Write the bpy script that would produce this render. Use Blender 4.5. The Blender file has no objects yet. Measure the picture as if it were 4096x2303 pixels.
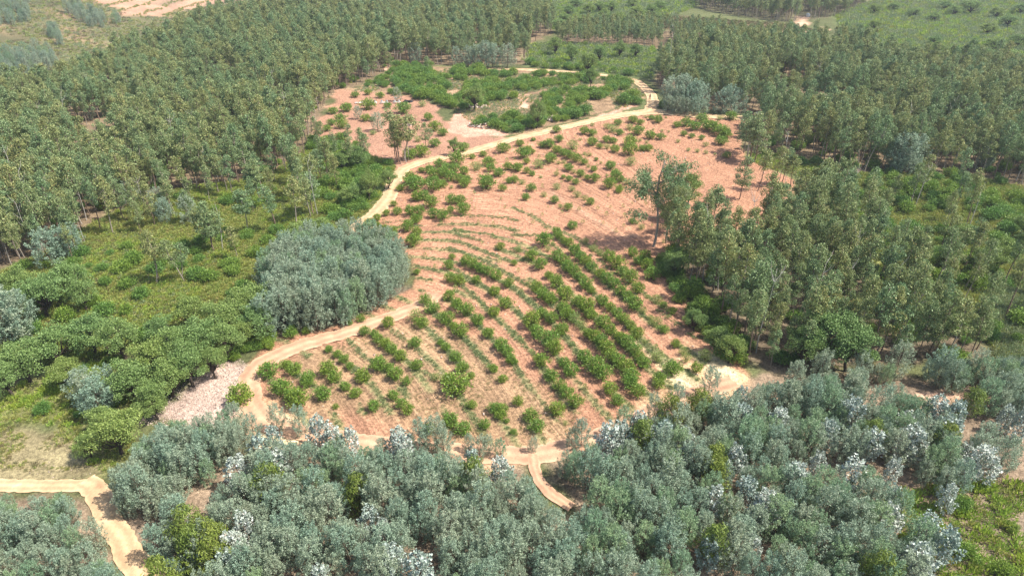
import bpy, math, random
import numpy as np
from mathutils import Vector

# ------------------------------------------------------------------ camera, sky, sun, exposure
scene = bpy.context.scene
COL = scene.collection
CAM_H = 57.0
PITCH = math.radians(30.0)
FPX = 2730.0                      # focal length in pixels of the 4096 px wide photograph
cam_data = bpy.data.cameras.new('camera')
cam = bpy.data.objects.new('camera', cam_data)
COL.objects.link(cam)
cam.location = (0, 0, CAM_H)
cam.rotation_euler = (math.pi / 2 - PITCH, 0, 0)
cam_data.sensor_width = 36.0
cam_data.lens = 36.0 * FPX / 4096.0
cam_data.clip_start = 0.5
cam_data.clip_end = 5000.0
scene.camera = cam

SUN_EL = math.radians(56.0)
SUN_AZ = math.radians(-7.0)       # angle from +X (right of the picture) towards +Y
world = bpy.data.worlds.new('World')
scene.world = world
world.use_nodes = True
wn = world.node_tree
wn.nodes.clear()
w_out = wn.nodes.new('ShaderNodeOutputWorld')
w_bg = wn.nodes.new('ShaderNodeBackground')
w_sky = wn.nodes.new('ShaderNodeTexSky')
w_sky.sky_type = 'NISHITA'
w_sky.sun_disc = False
w_sky.sun_elevation = SUN_EL
w_sky.sun_rotation = math.pi / 2 - SUN_AZ
w_sky.air_density = 1.2
w_sky.dust_density = 2.0
w_bg.inputs['Strength'].default_value = 0.11
wn.links.new(w_sky.outputs[0], w_bg.inputs[0])
wn.links.new(w_bg.outputs[0], w_out.inputs[0])

sun_data = bpy.data.lights.new('sun', 'SUN')
sun_data.energy = 5.0
sun_data.angle = math.radians(0.6)
sun_data.color = (1.0, 0.95, 0.87)
sun = bpy.data.objects.new('sun', sun_data)
COL.objects.link(sun)
sdir = Vector((math.cos(SUN_EL) * math.cos(SUN_AZ), math.cos(SUN_EL) * math.sin(SUN_AZ), math.sin(SUN_EL)))
sun.rotation_euler = sdir.to_track_quat('Z', 'Y').to_euler()

scene.view_settings.view_transform = 'Standard'
scene.view_settings.look = 'None'
scene.view_settings.gamma = 1.0
scene.view_settings.exposure = 0.80
scene.render.engine = 'CYCLES'
scene.cycles.max_bounces = 6
scene.cycles.diffuse_bounces = 3
scene.cycles.glossy_bounces = 2
scene.cycles.transmission_bounces = 3
scene.cycles.volume_bounces = 0

# ------------------------------------------------------------------ terrain heights and pixel -> ground
def smooth(t):
    t = np.clip(t, 0, 1)
    return t * t * (3 - 2 * t)

RIDGE = [(-420, 130), (-260, 150), (-190, 185), (-150, 235), (-140, 330), (-128, 440), (-118, 620), (-118, 2500)]
def ridge_d(x, y):
    """distance beyond the ridge line, positive on the valley side (to the left and far away)"""
    best = np.full(np.shape(x), 1e9)
    side = np.zeros(np.shape(x))
    for (x0, y0), (x1, y1) in zip(RIDGE[:-1], RIDGE[1:]):
        dx, dy = x1 - x0, y1 - y0
        L2 = dx * dx + dy * dy
        t = np.clip(((x - x0) * dx + (y - y0) * dy) / L2, 0, 1)
        px, py = x0 + t * dx, y0 + t * dy
        d = np.hypot(x - px, y - py)
        s = np.sign(dx * (y - y0) - dy * (x - x0))
        m = d < best
        best = np.where(m, d, best)
        side = np.where(m, s, side)
    return best * side

def height(x, y):
    x = np.asarray(x, float); y = np.asarray(y, float)
    h = 0.35 * np.sin(x * 0.045 + 1.3) * np.cos(y * 0.037) + 0.25 * np.sin(x * 0.11 + y * 0.07)
    d = ridge_d(x, y)
    h = h - 34 * smooth(d / 110.0) + 0.30 * np.clip(d - 120, 0, 500)
    h = h + np.where(d > 60, 1.5 * np.sin(x * 0.05) * np.sin(y * 0.043) * smooth((d - 60) / 60), 0)
    # low rises far behind the plantation
    far = smooth((y - 330) / 200.0) * smooth((x + 60) / 120.0)
    h = h + far * (3.0 * np.sin(x * 0.021 + 0.6) + 2.5 * np.sin(y * 0.024 + x * 0.01))
    # knoll of wild shrubs with its cut bank above the junction
    h = h + 2.2 * np.exp(-(((x - 18) / 30) ** 2 + ((y - 213) / 20) ** 2))
    return h

CP, SP = math.cos(PITCH), math.sin(PITCH)
def ray(px, py):
    a = (np.asarray(px, float) - 2048.0) / FPX
    b = (1151.5 - np.asarray(py, float)) / FPX
    return a, CP + b * SP, -SP + b * CP          # direction, unit along the optical axis
def ground(px, py):
    """full-resolution pixel -> point on the terrain"""
    dx, dy, dz = ray(px, py)
    dz = np.minimum(dz, -0.03)
    lo = np.full(np.shape(dz), 20.0); hi = np.full(np.shape(dz), 20.0)
    t = np.full(np.shape(dz), 30.0); done = np.zeros(np.shape(dz), bool); prev = t.copy()
    for i in range(420):
        below = (CAM_H + dz * t) < height(dx * t, dy * t)
        new = below & ~done
        lo = np.where(new, prev, lo); hi = np.where(new, t, hi)
        done |= below
        if done.all(): break
        prev = t; t = t * 1.012
    hi = np.where(done, hi, t); lo = np.where(done, lo, t * 0.98)
    for i in range(18):
        m = (lo + hi) / 2
        below = (CAM_H + dz * m) < height(dx * m, dy * m)
        hi = np.where(below, m, hi); lo = np.where(below, lo, m)
    t = (lo + hi) / 2
    return dx * t, dy * t, t
K = 4096 / 2575.0
def V(*pts):
    """list of points read off the photograph at 2575 px width -> world polygon"""
    a = np.array(pts, float) * K
    x, y, t = ground(a[:, 0], a[:, 1])
    return np.stack([x, y], 1)
def inside(poly, x, y):
    x = np.asarray(x, float); y = np.asarray(y, float)
    c = np.zeros(x.shape, bool)
    n = len(poly)
    for i in range(n):
        x0, y0 = poly[i]; x1, y1 = poly[(i + 1) % n]
        cond = ((y0 > y) != (y1 > y))
        xi = (x1 - x0) * (y - y0) / ((y1 - y0) if y1 != y0 else 1e-9) + x0
        c ^= cond & (x < xi)
    return c
def line_d(pts, x, y, closed=False):
    best = np.full(np.shape(x), 1e9)
    P = list(map(tuple, pts))
    if closed: P.append(P[0])
    for (x0, y0), (x1, y1) in zip(P[:-1], P[1:]):
        dx, dy = x1 - x0, y1 - y0
        t = np.clip(((x - x0) * dx + (y - y0) * dy) / (dx * dx + dy * dy + 1e-9), 0, 1)
        best = np.minimum(best, np.hypot(x - x0 - t * dx, y - y0 - t * dy))
    return best
def sdist(poly, x, y):
    d = line_d(poly, x, y, True)
    return np.where(inside(poly, x, y), d, -d)

def vnoise(x, y, s, seed=0):
    """cheap smooth value noise 0..1"""
    x = np.asarray(x, float) / s + seed * 17.3; y = np.asarray(y, float) / s + seed * 9.1
    xi = np.floor(x).astype(np.int64); yi = np.floor(y).astype(np.int64)
    fx = x - xi; fy = y - yi
    fx = fx * fx * (3 - 2 * fx); fy = fy * fy * (3 - 2 * fy)
    def h(a, b):
        n = (a * 374761393 + b * 668265263 + seed * 974711) & 0x7fffffff
        n = ((n ^ (n >> 13)) * 1274126177) & 0x7fffffff
        return ((n ^ (n >> 16)) & 0xffff) / 65535.0
    return (h(xi, yi) * (1 - fx) + h(xi + 1, yi) * fx) * (1 - fy) + (h(xi, yi + 1) * (1 - fx) + h(xi + 1, yi + 1) * fx) * fy

# ------------------------------------------------------------------ zones read off the photograph
EUC_LEFT = V((-70, 700), (-70, 270), (150, 246), (310, 172), (470, 108), (610, 58), (700, 20), (800, -40), (1330, -40), (1370, 50),
             (1400, 80), (1330, 110), (1330, 160), (1230, 163), (1010, 165), (975, 180), (900, 215), (840, 235), (800, 300), (775, 370), (745, 400),
             (690, 440), (600, 470), (480, 480), (340, 520), (250, 560), (180, 600), (90, 650))
EUC_MID = V((1390, 118), (1430, 80), (1620, 75), (1900, 95), (1990, 110), (1850, 130), (1640, 122))
EUC_RIGHT = V((1660, 160), (1750, 152), (1900, 142), (2080, 135), (2150, 130), (2230, 190), (2400, 200), (2500, 205), (2660, 215), (2660, 440), (2560, 480), (2450, 440),
              (2200, 430), (2060, 440), (1960, 400), (1870, 385), (1880, 300), (1850, 285), (1770, 270), (1680, 240), (1640, 200))
EUC_FRONT = V((1655, 650), (1740, 610), (1850, 595), (1960, 575), (2040, 515), (2110, 530), (2190, 640), (2260, 730), (2340, 810), (2480, 860), (2480, 900), (2330, 930),
              (2180, 920), (2050, 930), (1920, 930), (1850, 880), (1770, 790), (1720, 690))
EUC_FAR = V((1850, 40), (1750, 20), (1700, -60), (2300, -60), (2200, 0), (2130, 40), (1990, 58))
GLADE = V((1885, 385), (1990, 392), (2080, 420), (2060, 455), (1990, 440), (1900, 412))
GLADE_LEFT = V((440, 215), (560, 195), (640, 200), (640, 222), (540, 238), (450, 232))
SOIL = V((872, 596), (905, 560), (985, 480), (1005, 430), (1060, 400), (1300, 345), (1560, 285), (1640, 275), (1890, 296), (1862, 340), (1868, 395), (1995, 452),
         (1985, 560), (1850, 600), (1720, 630), (1650, 640), (1700, 710), (1770, 810), (1880, 940), (1830, 972), (1700, 1020), (1570, 1085), (1430, 1145), (1250, 1160),
         (1090, 1140), (900, 1125), (640, 1110), (545, 1080), (560, 1000), (600, 930), (690, 855), (860, 812), (1040, 725), (1040, 650), (960, 595))
CLEARING = V((740, 470), (800, 330), (850, 228), (1000, 236), (1080, 250), (1120, 300), (1210, 330), (1300, 350), (1060, 412), (1000, 425), (900, 440), (840, 480), (780, 470))
KNOLL = V((880, 235), (975, 185), (1000, 165), (1230, 170), (1400, 180), (1500, 190), (1585, 205), (1620, 240), (1610, 262), (1500, 290), (1420, 310), (1320, 345), (1200, 320), (1130, 270), (1010, 240))
SCRUB_LEFT = V((-70, 960), (-70, 715), (100, 640), (180, 590), (340, 510), (480, 468), (600, 455), (690, 430), (750, 395), (790, 350), (860, 370), (960, 400), (1005, 425), (985, 480), (905, 560), (872, 596), (840, 620), (700, 650),
               (665, 700), (665, 800), (690, 850), (600, 880), (430, 860), (300, 880), (60, 940))
SCRUB_LOW = V((-70, 1090), (-70, 930), (60, 920), (200, 870), (330, 870), (470, 960), (400, 1010), (345, 1066), (330, 1150), (262, 1205), (225, 1190), (180, 1120), (100, 1075), (20, 1080))
SCRUB_RIGHT = V((2130, 440), (2200, 435), (2450, 445), (2660, 490), (2660, 980), (2560, 950), (2480, 860), (2340, 810), (2250, 730), (2180, 640), (2100, 530))
BACK_SCRUB = V((1370, 70), (1335, -40), (1800, -40), (1760, 10), (1700, 40), (1640, 66), (1420, 80))
HEATH = V((1560, 60), (1700, 42), (1960, 60), (2060, 80), (2010, 100), (1880, 92), (1640, 70))
MEADOW = V((2100, 40), (2200, 0), (2230, -50), (2700, -50), (2660, 215), (2380, 180), (2230, 170), (2130, 100))
MID_SCRUB = V((1330, 165), (1330, 115), (1420, 110), (1640, 122), (1650, 150), (1640, 200), (1560, 188), (1420, 172))
RUBBLE = V((345, 1066), (400, 1010), (450, 968), (520, 925), (600, 900), (640, 925), (612, 960), (600, 1020), (580, 1070), (450, 1085))
DRY = V((-80, 1075), (60, 1068), (140, 1080), (210, 1130), (250, 1185), (200, 1205), (-80, 1215))
GRASSY = V((760, 880), (900, 850), (1050, 800), (1200, 850), (1350, 960), (1500, 1090), (1400, 1130), (1100, 1110), (820, 1050), (700, 1010))
WATTLE_FRONT = V((-80, 1510), (-80, 1238), (200, 1240), (238, 1262), (262, 1330), (340, 1460), (380, 1520))
WATTLE_MAIN = V((262, 1225), (330, 1165), (360, 1095), (460, 1075), (600, 1095), (640, 1140), (800, 1150), (960, 1160), (1080, 1160), (1200, 1175), (1320, 1175), (1335, 1250), (1430, 1310),
                (1480, 1310), (1400, 1230), (1365, 1170), (1400, 1150), (1480, 1110), (1600, 1080), (1720, 1035), (1850, 1000), (1885, 955), (2000, 935), (2150, 930), (2300, 940),
                (2500, 930), (2680, 980), (2680, 1230), (2300, 1300), (2280, 1530), (380, 1530), (372, 1430), (300, 1330))
BRIGHT_RIGHT = V((2180, 1260), (2420, 1200), (2680, 1240), (2700, 1540), (2300, 1540), (2340, 1400), (2250, 1340))
GROVE = V((672, 850), (668, 740), (675, 690), (760, 650), (840, 628), (960, 640), (1020, 670), (1035, 720), (980, 772), (880, 815), (760, 850))
ROAD_MAIN = V((868, 600), (905, 565), (945, 535), (978, 500), (992, 455), (1015, 425), (1060, 407), (1150, 390), (1230, 368), (1300, 348), (1370, 332), (1430, 318),
              (1500, 302), (1560, 290), (1640, 281))
ROAD_EAST = V((1560, 290), (1640, 281), (1700, 286), (1780, 293), (1880, 298))
ROAD_NORTH = V((1630, 284), (1642, 262), (1638, 240), (1620, 220), (1600, 205), (1570, 197), (1500, 188), (1440, 183), (1380, 179), (1300, 176), (1225, 174))
TRACK_LOW = V((1100, 735), (1085, 755), (1040, 778), (960, 805), (860, 840), (760, 868), (690, 893), (645, 925), (622, 960), (628, 1010), (660, 1060), (760, 1092),
              (870, 1108), (960, 1118), (1100, 1135), (1230, 1142), (1340, 1145), (1440, 1125), (1560, 1078), (1700, 1010), (1850, 955))
PATH_DOWN = V((1340, 1135), (1340, 1185), (1362, 1225), (1400, 1252), (1450, 1285))
ROAD_LEFT = V((-90, 1215), (40, 1222), (140, 1222), (210, 1220), (262, 1222))
PATH_LEFT = V((205, 1206), (245, 1235), (262, 1285), (292, 1340), (330, 1400), (372, 1470), (400, 1530))

# the planting rows: curved contour lines, numbered from the near left corner of the field
def tile(ox, oy, pts, s=1.8857):
    a = np.array(pts, float)
    x, y, t = ground(ox + a[:, 0] / s, oy + a[:, 1] / s)
    return np.stack([x, y], 1)
def C_(*p): return tile(1024, 768, p)
def D_(*p): return tile(2048, 768, p)
def E_(*p): return tile(2048, 0, p)
def both(c, d): return np.concatenate([C_(*c), D_(*d)])
ROWS = [(0, C_((110, 1400), (170, 1440), (290, 1540), (330, 1600))), (1, C_((235, 1310), (300, 1370), (400, 1440), (520, 1540))),
        (2, C_((330, 1220), (450, 1310), (555, 1380), (630, 1440), (740, 1540))), (3, C_((555, 1190), (620, 1240), (715, 1330), (815, 1430))),
        (4, C_((690, 1110), (800, 1220), (935, 1330), (1060, 1420))), (5, C_((895, 1070), (985, 1160), (1095, 1260), (1215, 1330), (1360, 1420))),
        (6, C_((1000, 1010), (1100, 1100), (1205, 1160), (1300, 1260), (1380, 1330))), (7, C_((1210, 950), (1255, 1000), (1320, 1060), (1435, 1190), (1510, 1270), (1625, 1400))),
        (8, C_((1280, 830), (1335, 900), (1440, 970), (1545, 1080), (1640, 1180), (1790, 1340), (1860, 1440))),
        (9, both([(1460, 800), (1520, 860), (1590, 920), (1675, 1000), (1755, 1090), (1850, 1170)], [(15, 1290), (60, 1400)])),
        (10, both([(1465, 660), (1535, 690), (1670, 810), (1795, 930)], [(0, 1050), (100, 1160), (220, 1290), (290, 1420)])),
        (11, both([(1455, 560), (1550, 610), (1665, 680), (1800, 770), (1890, 850)], [(150, 1000), (190, 1080), (320, 1210), (450, 1390)])),
        (12, both([(1545, 510), (1690, 590), (1810, 660), (1905, 710)], [(60, 770), (230, 920), (375, 1060), (500, 1230), (650, 1400)])),
        (13, both([(1390, 405), (1560, 455), (1720, 520), (1830, 580)], [(185, 740), (290, 840), (415, 950), (520, 1010), (620, 1110), (710, 1200), (890, 1400)])),
        (14, both([(1380, 355), (1550, 385), (1750, 460), (1931, 525)], [(145, 500), (275, 630), (395, 790), (560, 900), (680, 1010), (870, 1170), (985, 1320)])),
        (15, both([(1290, 290), (1450, 320), (1600, 340), (1800, 400)], [(335, 500), (465, 620), (600, 760), (740, 890), (890, 1030), (990, 1140), (1190, 1370)])),
        (16, both([(1310, 240), (1500, 285), (1700, 320)], [(130, 330), (330, 300 + 30), (475, 460), (620, 590), (820, 770), (985, 930), (1140, 1050)])),
        (17.2, D_((0, 120), (150, 180), (290, 270), (455, 330), (615, 430), (790, 570), (890, 680), (1085, 830), (1205, 910))),
        (20.5, D_((290, 0), (430, 90), (560, 170), (700, 260), (820, 330), (1000, 480))),
        (25, E_((200, 1060), (340, 1160), (485, 1230), (700, 1340), (900, 1448)))]
def _basis(x, y):
    u = x / 50.0; v = (y - 110) / 50.0
    return np.stack([u ** i * v ** j for i in range(5) for j in range(5 - i)], -1)
_A = []; _b = []
for val, pts in ROWS:
    for (x0, y0), (x1, y1) in zip(pts[:-1], pts[1:]):
        for t in (0, .5):
            _A.append(_basis(x0 + t * (x1 - x0), y0 + t * (y1 - y0))); _b.append(val)
_A = np.array(_A); _b = np.array(_b)
_w = np.linalg.solve(_A.T @ _A + 1e-3 * np.eye(_A.shape[1]), _A.T @ _b)
def row_u(x, y):
    return _basis(np.clip(x, -60, 70), np.clip(y, 55, 200)) @ _w

# ------------------------------------------------------------------ materials
def new_mat(name):
    m = bpy.data.materials.new(name); m.use_nodes = True
    nt = m.node_tree; nt.nodes.clear()
    return m, nt, nt.nodes.new('ShaderNodeOutputMaterial')
def rgb(c): return (c[0], c[1], c[2], 1.0)
def ramp(nt, stops):
    r = nt.nodes.new('ShaderNodeValToRGB')
    e = r.color_ramp.elements
    e[0].position, e[0].color = stops[0][0], rgb(stops[0][1])
    e[1].position, e[1].color = stops[-1][0], rgb(stops[-1][1])
    for p, c in stops[1:-1]:
        n = e.new(p); n.color = rgb(c)
    return r
def leaf_mat(name, leaf_stops, tree_a, tree_b, rough=0.55, trans=0.25):
    """leaf colours vary leaf by leaf, and the whole plant is tinted between tree_a and tree_b"""
    m, nt, out = new_mat(name)
    N = nt.nodes; L = nt.links
    geo = N.new('ShaderNodeNewGeometry'); oi = N.new('ShaderNodeObjectInfo')
    r1 = ramp(nt, leaf_stops); L.new(geo.outputs['Random Per Island'], r1.inputs[0])
    r2 = ramp(nt, [(0.0, tree_a), (1.0, tree_b)]); L.new(oi.outputs['Random'], r2.inputs[0])
    mx = N.new('ShaderNodeMix'); mx.data_type = 'RGBA'; mx.blend_type = 'MULTIPLY'; mx.inputs[0].default_value = 1.0
    L.new(r1.outputs[0], mx.inputs[6]); L.new(r2.outputs[0], mx.inputs[7])
    p = N.new('ShaderNodeBsdfPrincipled'); p.inputs['Roughness'].default_value = rough
    p.inputs['Specular IOR Level'].default_value = 0.35
    t = N.new('ShaderNodeBsdfTranslucent'); ms = N.new('ShaderNodeMixShader'); ms.inputs[0].default_value = trans
    L.new(mx.outputs[2], p.inputs['Base Color']); L.new(mx.outputs[2], t.inputs['Color'])
    L.new(p.outputs[0], ms.inputs[1]); L.new(t.outputs[0], ms.inputs[2]); L.new(ms.outputs[0], out.inputs[0])
    return m
def plain_mat(name, a, b=None, scale=8.0, rough=0.85, bump=0.0, spec=0.2):
    m, nt, out = new_mat(name); N = nt.nodes; L = nt.links
    p = N.new('ShaderNodeBsdfPrincipled'); p.inputs['Roughness'].default_value = rough
    p.inputs['Specular IOR Level'].default_value = spec
    tc = N.new('ShaderNodeTexCoord'); no = N.new('ShaderNodeTexNoise'); no.inputs['Scale'].default_value = scale
    no.inputs['Detail'].default_value = 4.0
    L.new(tc.outputs['Object'], no.inputs['Vector'])
    r = ramp(nt, [(0.3, a), (0.7, b or a)]); L.new(no.outputs[0], r.inputs[0]); L.new(r.outputs[0], p.inputs['Base Color'])
    if bump:
        bn = N.new('ShaderNodeBump'); bn.inputs['Strength'].default_value = bump; bn.inputs['Distance'].default_value = 0.05
        L.new(no.outputs[0], bn.inputs['Height']); L.new(bn.outputs[0], p.inputs['Normal'])
    L.new(p.outputs[0], out.inputs[0])
    return m

W1 = (1, 1, 1)
M = {}
M['euc'] = leaf_mat('eucalyptus_leaves', [(0.0, (0.11, 0.145, 0.055)), (0.35, (0.19, 0.235, 0.105)), (0.75, (0.32, 0.37, 0.175)), (0.93, (0.50, 0.54, 0.31)), (1.0, (0.38, 0.24, 0.13))],
                    (1.15, 1.06, 0.80), (0.74, 0.96, 0.90))
M['euc_young'] = leaf_mat('young_eucalyptus_leaves', [(0.0, (0.11, 0.15, 0.03)), (0.6, (0.21, 0.265, 0.05)), (1.0, (0.33, 0.37, 0.10))], (1, 1, 0.8), (0.85, 0.95, 0.9))
M['gum_silver'] = leaf_mat('silver_gum_leaves', [(0.0, (0.24, 0.30, 0.23)), (0.35, (0.40, 0.45, 0.38)), (0.8, (0.66, 0.69, 0.63)), (0.97, (0.82, 0.83, 0.79)), (1.0, (0.25, 0.12, 0.06))], (1, 1, 0.98), (0.66, 0.76, 0.74), 0.45, 0.12)
M['wattle'] = leaf_mat('wattle_leaves', [(0.0, (0.16, 0.215, 0.150)), (0.5, (0.28, 0.355, 0.25)), (1.0, (0.47, 0.55, 0.42))], (1.12, 1.05, 0.98), (0.82, 0.95, 0.93))
M['wattle_green'] = leaf_mat('green_wattle_leaves', [(0.0, (0.15, 0.225, 0.13)), (0.5, (0.25, 0.35, 0.20)), (1.0, (0.40, 0.51, 0.32))], (1.05, 1.05, 0.9), (0.85, 0.97, 0.98))
M['oak'] = leaf_mat('cork_oak_leaves', [(0.0, (0.11, 0.17, 0.045)), (0.5, (0.205, 0.29, 0.085)), (1.0, (0.34, 0.43, 0.155))], (1.1, 1.05, 0.85), (0.82, 0.95, 0.98))
M['bush'] = leaf_mat('strawberry_tree_leaves', [(0.0, (0.09, 0.155, 0.020)), (0.5, (0.175, 0.285, 0.040)), (1.0, (0.33, 0.455, 0.085))], (1.12, 1.02, 0.9), (0.82, 0.95, 1.0), 0.45, 0.3)
M['bush_pale'] = leaf_mat('pale_bush_leaves', [(0.0, (0.15, 0.21, 0.05)), (0.5, (0.26, 0.34, 0.09)), (1.0, (0.42, 0.48, 0.18))], (1.08, 1.0, 0.95), (0.85, 0.97, 0.9), 0.5, 0.3)
M['shrub'] = leaf_mat('wild_shrub_leaves', [(0.0, (0.085, 0.15, 0.026)), (0.5, (0.165, 0.275, 0.05)), (1.0, (0.30, 0.42, 0.10))], (1.2, 1.1, 0.8), (0.75, 0.92, 1.0), 0.5, 0.3)
M['fern'] = leaf_mat('fern_leaves', [(0.0, (0.17, 0.27, 0.03)), (0.5, (0.32, 0.44, 0.06)), (1.0, (0.50, 0.58, 0.15))], (1.1, 1.0, 0.9), (0.85, 0.95, 1), 0.6, 0.3)
M['heath'] = leaf_mat('heath_leaves', [(0.0, (0.17, 0.19, 0.05)), (0.45, (0.30, 0.34, 0.085)), (0.8, (0.44, 0.47, 0.15)), (1.0, (0.42, 0.31, 0.17))], (1.1, 1.0, 0.9), (0.8, 0.98, 0.8))
M['heath_grey'] = leaf_mat('grey_heath_leaves', [(0.0, (0.18, 0.23, 0.10)), (0.5, (0.29, 0.35, 0.17)), (1.0, (0.44, 0.47, 0.29))], (1.05, 1.0, 1.0), (0.85, 0.95, 0.9))
M['heath_brown'] = leaf_mat('brown_heath_leaves', [(0.0, (0.14, 0.10, 0.06)), (0.5, (0.21, 0.17, 0.09)), (1.0, (0.27, 0.27, 0.13))], (1.1, 1.0, 0.9), (0.8, 0.95, 0.8))
M['weed'] = leaf_mat('weed_leaves', [(0.0, (0.12, 0.17, 0.06)), (0.55, (0.20, 0.26, 0.11)), (0.86, (0.29, 0.33, 0.17)), (0.87, (0.62, 0.62, 0.28)), (1.0, (0.72, 0.72, 0.42))], (1.05, 1, 1), (0.85, 0.97, 0.9))
M['grass'] = leaf_mat('dry_grass_blades', [(0.0, (0.20, 0.17, 0.08)), (0.5, (0.29, 0.26, 0.12)), (1.0, (0.40, 0.34, 0.19))], (1, 1, 1), (0.75, 0.95, 0.7))
M['bark_pale'] = plain_mat('pale_gum_bark', (0.40, 0.35, 0.29), (0.24, 0.19, 0.15), 6.0)
M['bark_brown'] = plain_mat('brown_gum_bark', (0.28, 0.20, 0.15), (0.15, 0.10, 0.075), 6.0)
M['bark_dark'] = plain_mat('cork_bark', (0.085, 0.065, 0.05), (0.045, 0.035, 0.028), 9.0)
M['bark_grey'] = plain_mat('dead_grey_wood', (0.52, 0.49, 0.45), (0.34, 0.31, 0.28), 7.0)
M['stem'] = plain_mat('brown_stem', (0.16, 0.12, 0.08), (0.10, 0.07, 0.05), 9.0)
M['stone'] = leaf_mat('pale_stone', [(0.0, (0.38, 0.28, 0.22)), (0.5, (0.54, 0.42, 0.35)), (1.0, (0.72, 0.64, 0.57))], W1, (0.92, 0.9, 0.88), 0.9, 0.0)
M['white'] = plain_mat('white_painted_cement', (0.80, 0.80, 0.79), (0.70, 0.70, 0.68), 5.0)
M['hive_white'] = plain_mat('white_painted_wood', (0.78, 0.78, 0.76), (0.72, 0.71, 0.68), 5.0, 0.6)
M['lid'] = plain_mat('grey_zinc_sheet', (0.26, 0.29, 0.33), (0.20, 0.23, 0.27), 5.0, 0.5)
M['black'] = plain_mat('charred_black_plastic', (0.02, 0.02, 0.025), (0.05, 0.05, 0.05), 4.0, 0.7)

def soil_mat():
    m, nt, out = new_mat('earth'); N = nt.nodes; L = nt.links
    p = N.new('ShaderNodeBsdfPrincipled'); p.inputs['Roughness'].default_value = 0.95; p.inputs['Specular IOR Level'].default_value = 0.08
    col = N.new('ShaderNodeAttribute'); col.attribute_name = 'earth_colour'
    rowa = N.new('ShaderNodeAttribute'); rowa.attribute_name = 'row_coordinate'      # vector: metres across the rows, metres along (weak), tilled amount
    tc = N.new('ShaderNodeTexCoord')
    def noise(scale, detail, vec, rough=0.6):
        n = N.new('ShaderNodeTexNoise'); n.inputs['Scale'].default_value = scale; n.inputs['Detail'].default_value = detail
        n.inputs['Roughness'].default_value = rough; L.new(vec, n.inputs['Vector']); return n
    def mul(a, lo, hi, fmin=0.3, fmax=0.7):
        mr = N.new('ShaderNodeMapRange'); mr.inputs[1].default_value = fmin; mr.inputs[2].default_value = fmax
        mr.inputs[3].default_value = lo; mr.inputs[4].default_value = hi; L.new(a, mr.inputs[0]); return mr.outputs[0]
    sep = N.new('ShaderNodeSeparateXYZ'); L.new(rowa.outputs['Vector'], sep.inputs[0])
    cmb = N.new('ShaderNodeCombineXYZ'); L.new(sep.outputs[0], cmb.inputs[0]); L.new(sep.outputs[1], cmb.inputs[1])
    streak = noise(2.0, 6.0, cmb.outputs[0], 0.7)
    fine = noise(2.2, 6.0, tc.outputs['Object'], 0.75)
    patch = noise(0.12, 4.0, tc.outputs['Object'])
    grit = noise(9.0, 3.0, tc.outputs['Object'], 0.8)
    s = mul(streak.outputs[0], 0.62, 1.36)
    mixs = N.new('ShaderNodeMix'); mixs.data_type = 'FLOAT'; mixs.inputs[2].default_value = 1.0
    L.new(sep.outputs[2], mixs.inputs[0]); L.new(s, mixs.inputs[3])
    a = N.new('ShaderNodeMath'); a.operation = 'MULTIPLY'; L.new(mixs.outputs[0], a.inputs[0]); L.new(mul(fine.outputs[0], 0.60, 1.40, 0.38, 0.62), a.inputs[1])
    b = N.new('ShaderNodeMath'); b.operation = 'MULTIPLY'; L.new(a.outputs[0], b.inputs[0]); L.new(mul(patch.outputs[0], 0.88, 1.12), b.inputs[1])
    c = N.new('ShaderNodeMath'); c.operation = 'MULTIPLY'; L.new(b.outputs[0], c.inputs[0]); L.new(mul(grit.outputs[0], 0.74, 1.26, 0.36, 0.64), c.inputs[1])
    sc = N.new('ShaderNodeVectorMath'); sc.operation = 'SCALE'; L.new(col.outputs['Color'], sc.inputs[0]); L.new(c.outputs[0], sc.inputs['Scale'])
    L.new(sc.outputs[0], p.inputs['Base Color'])
    bh = N.new('ShaderNodeMath'); bh.operation = 'MULTIPLY_ADD'; L.new(streak.outputs[0], bh.inputs[0]); L.new(sep.outputs[2], bh.inputs[1]); L.new(fine.outputs[0], bh.inputs[2])
    bn = N.new('ShaderNodeBump'); bn.inputs['Strength'].default_value = 0.9; bn.inputs['Distance'].default_value = 0.28
    L.new(bh.outputs[0], bn.inputs['Height']); L.new(bn.outputs[0], p.inputs['Normal'])
    L.new(p.outputs[0], out.inputs[0])
    return m
M['earth'] = soil_mat()
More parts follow.
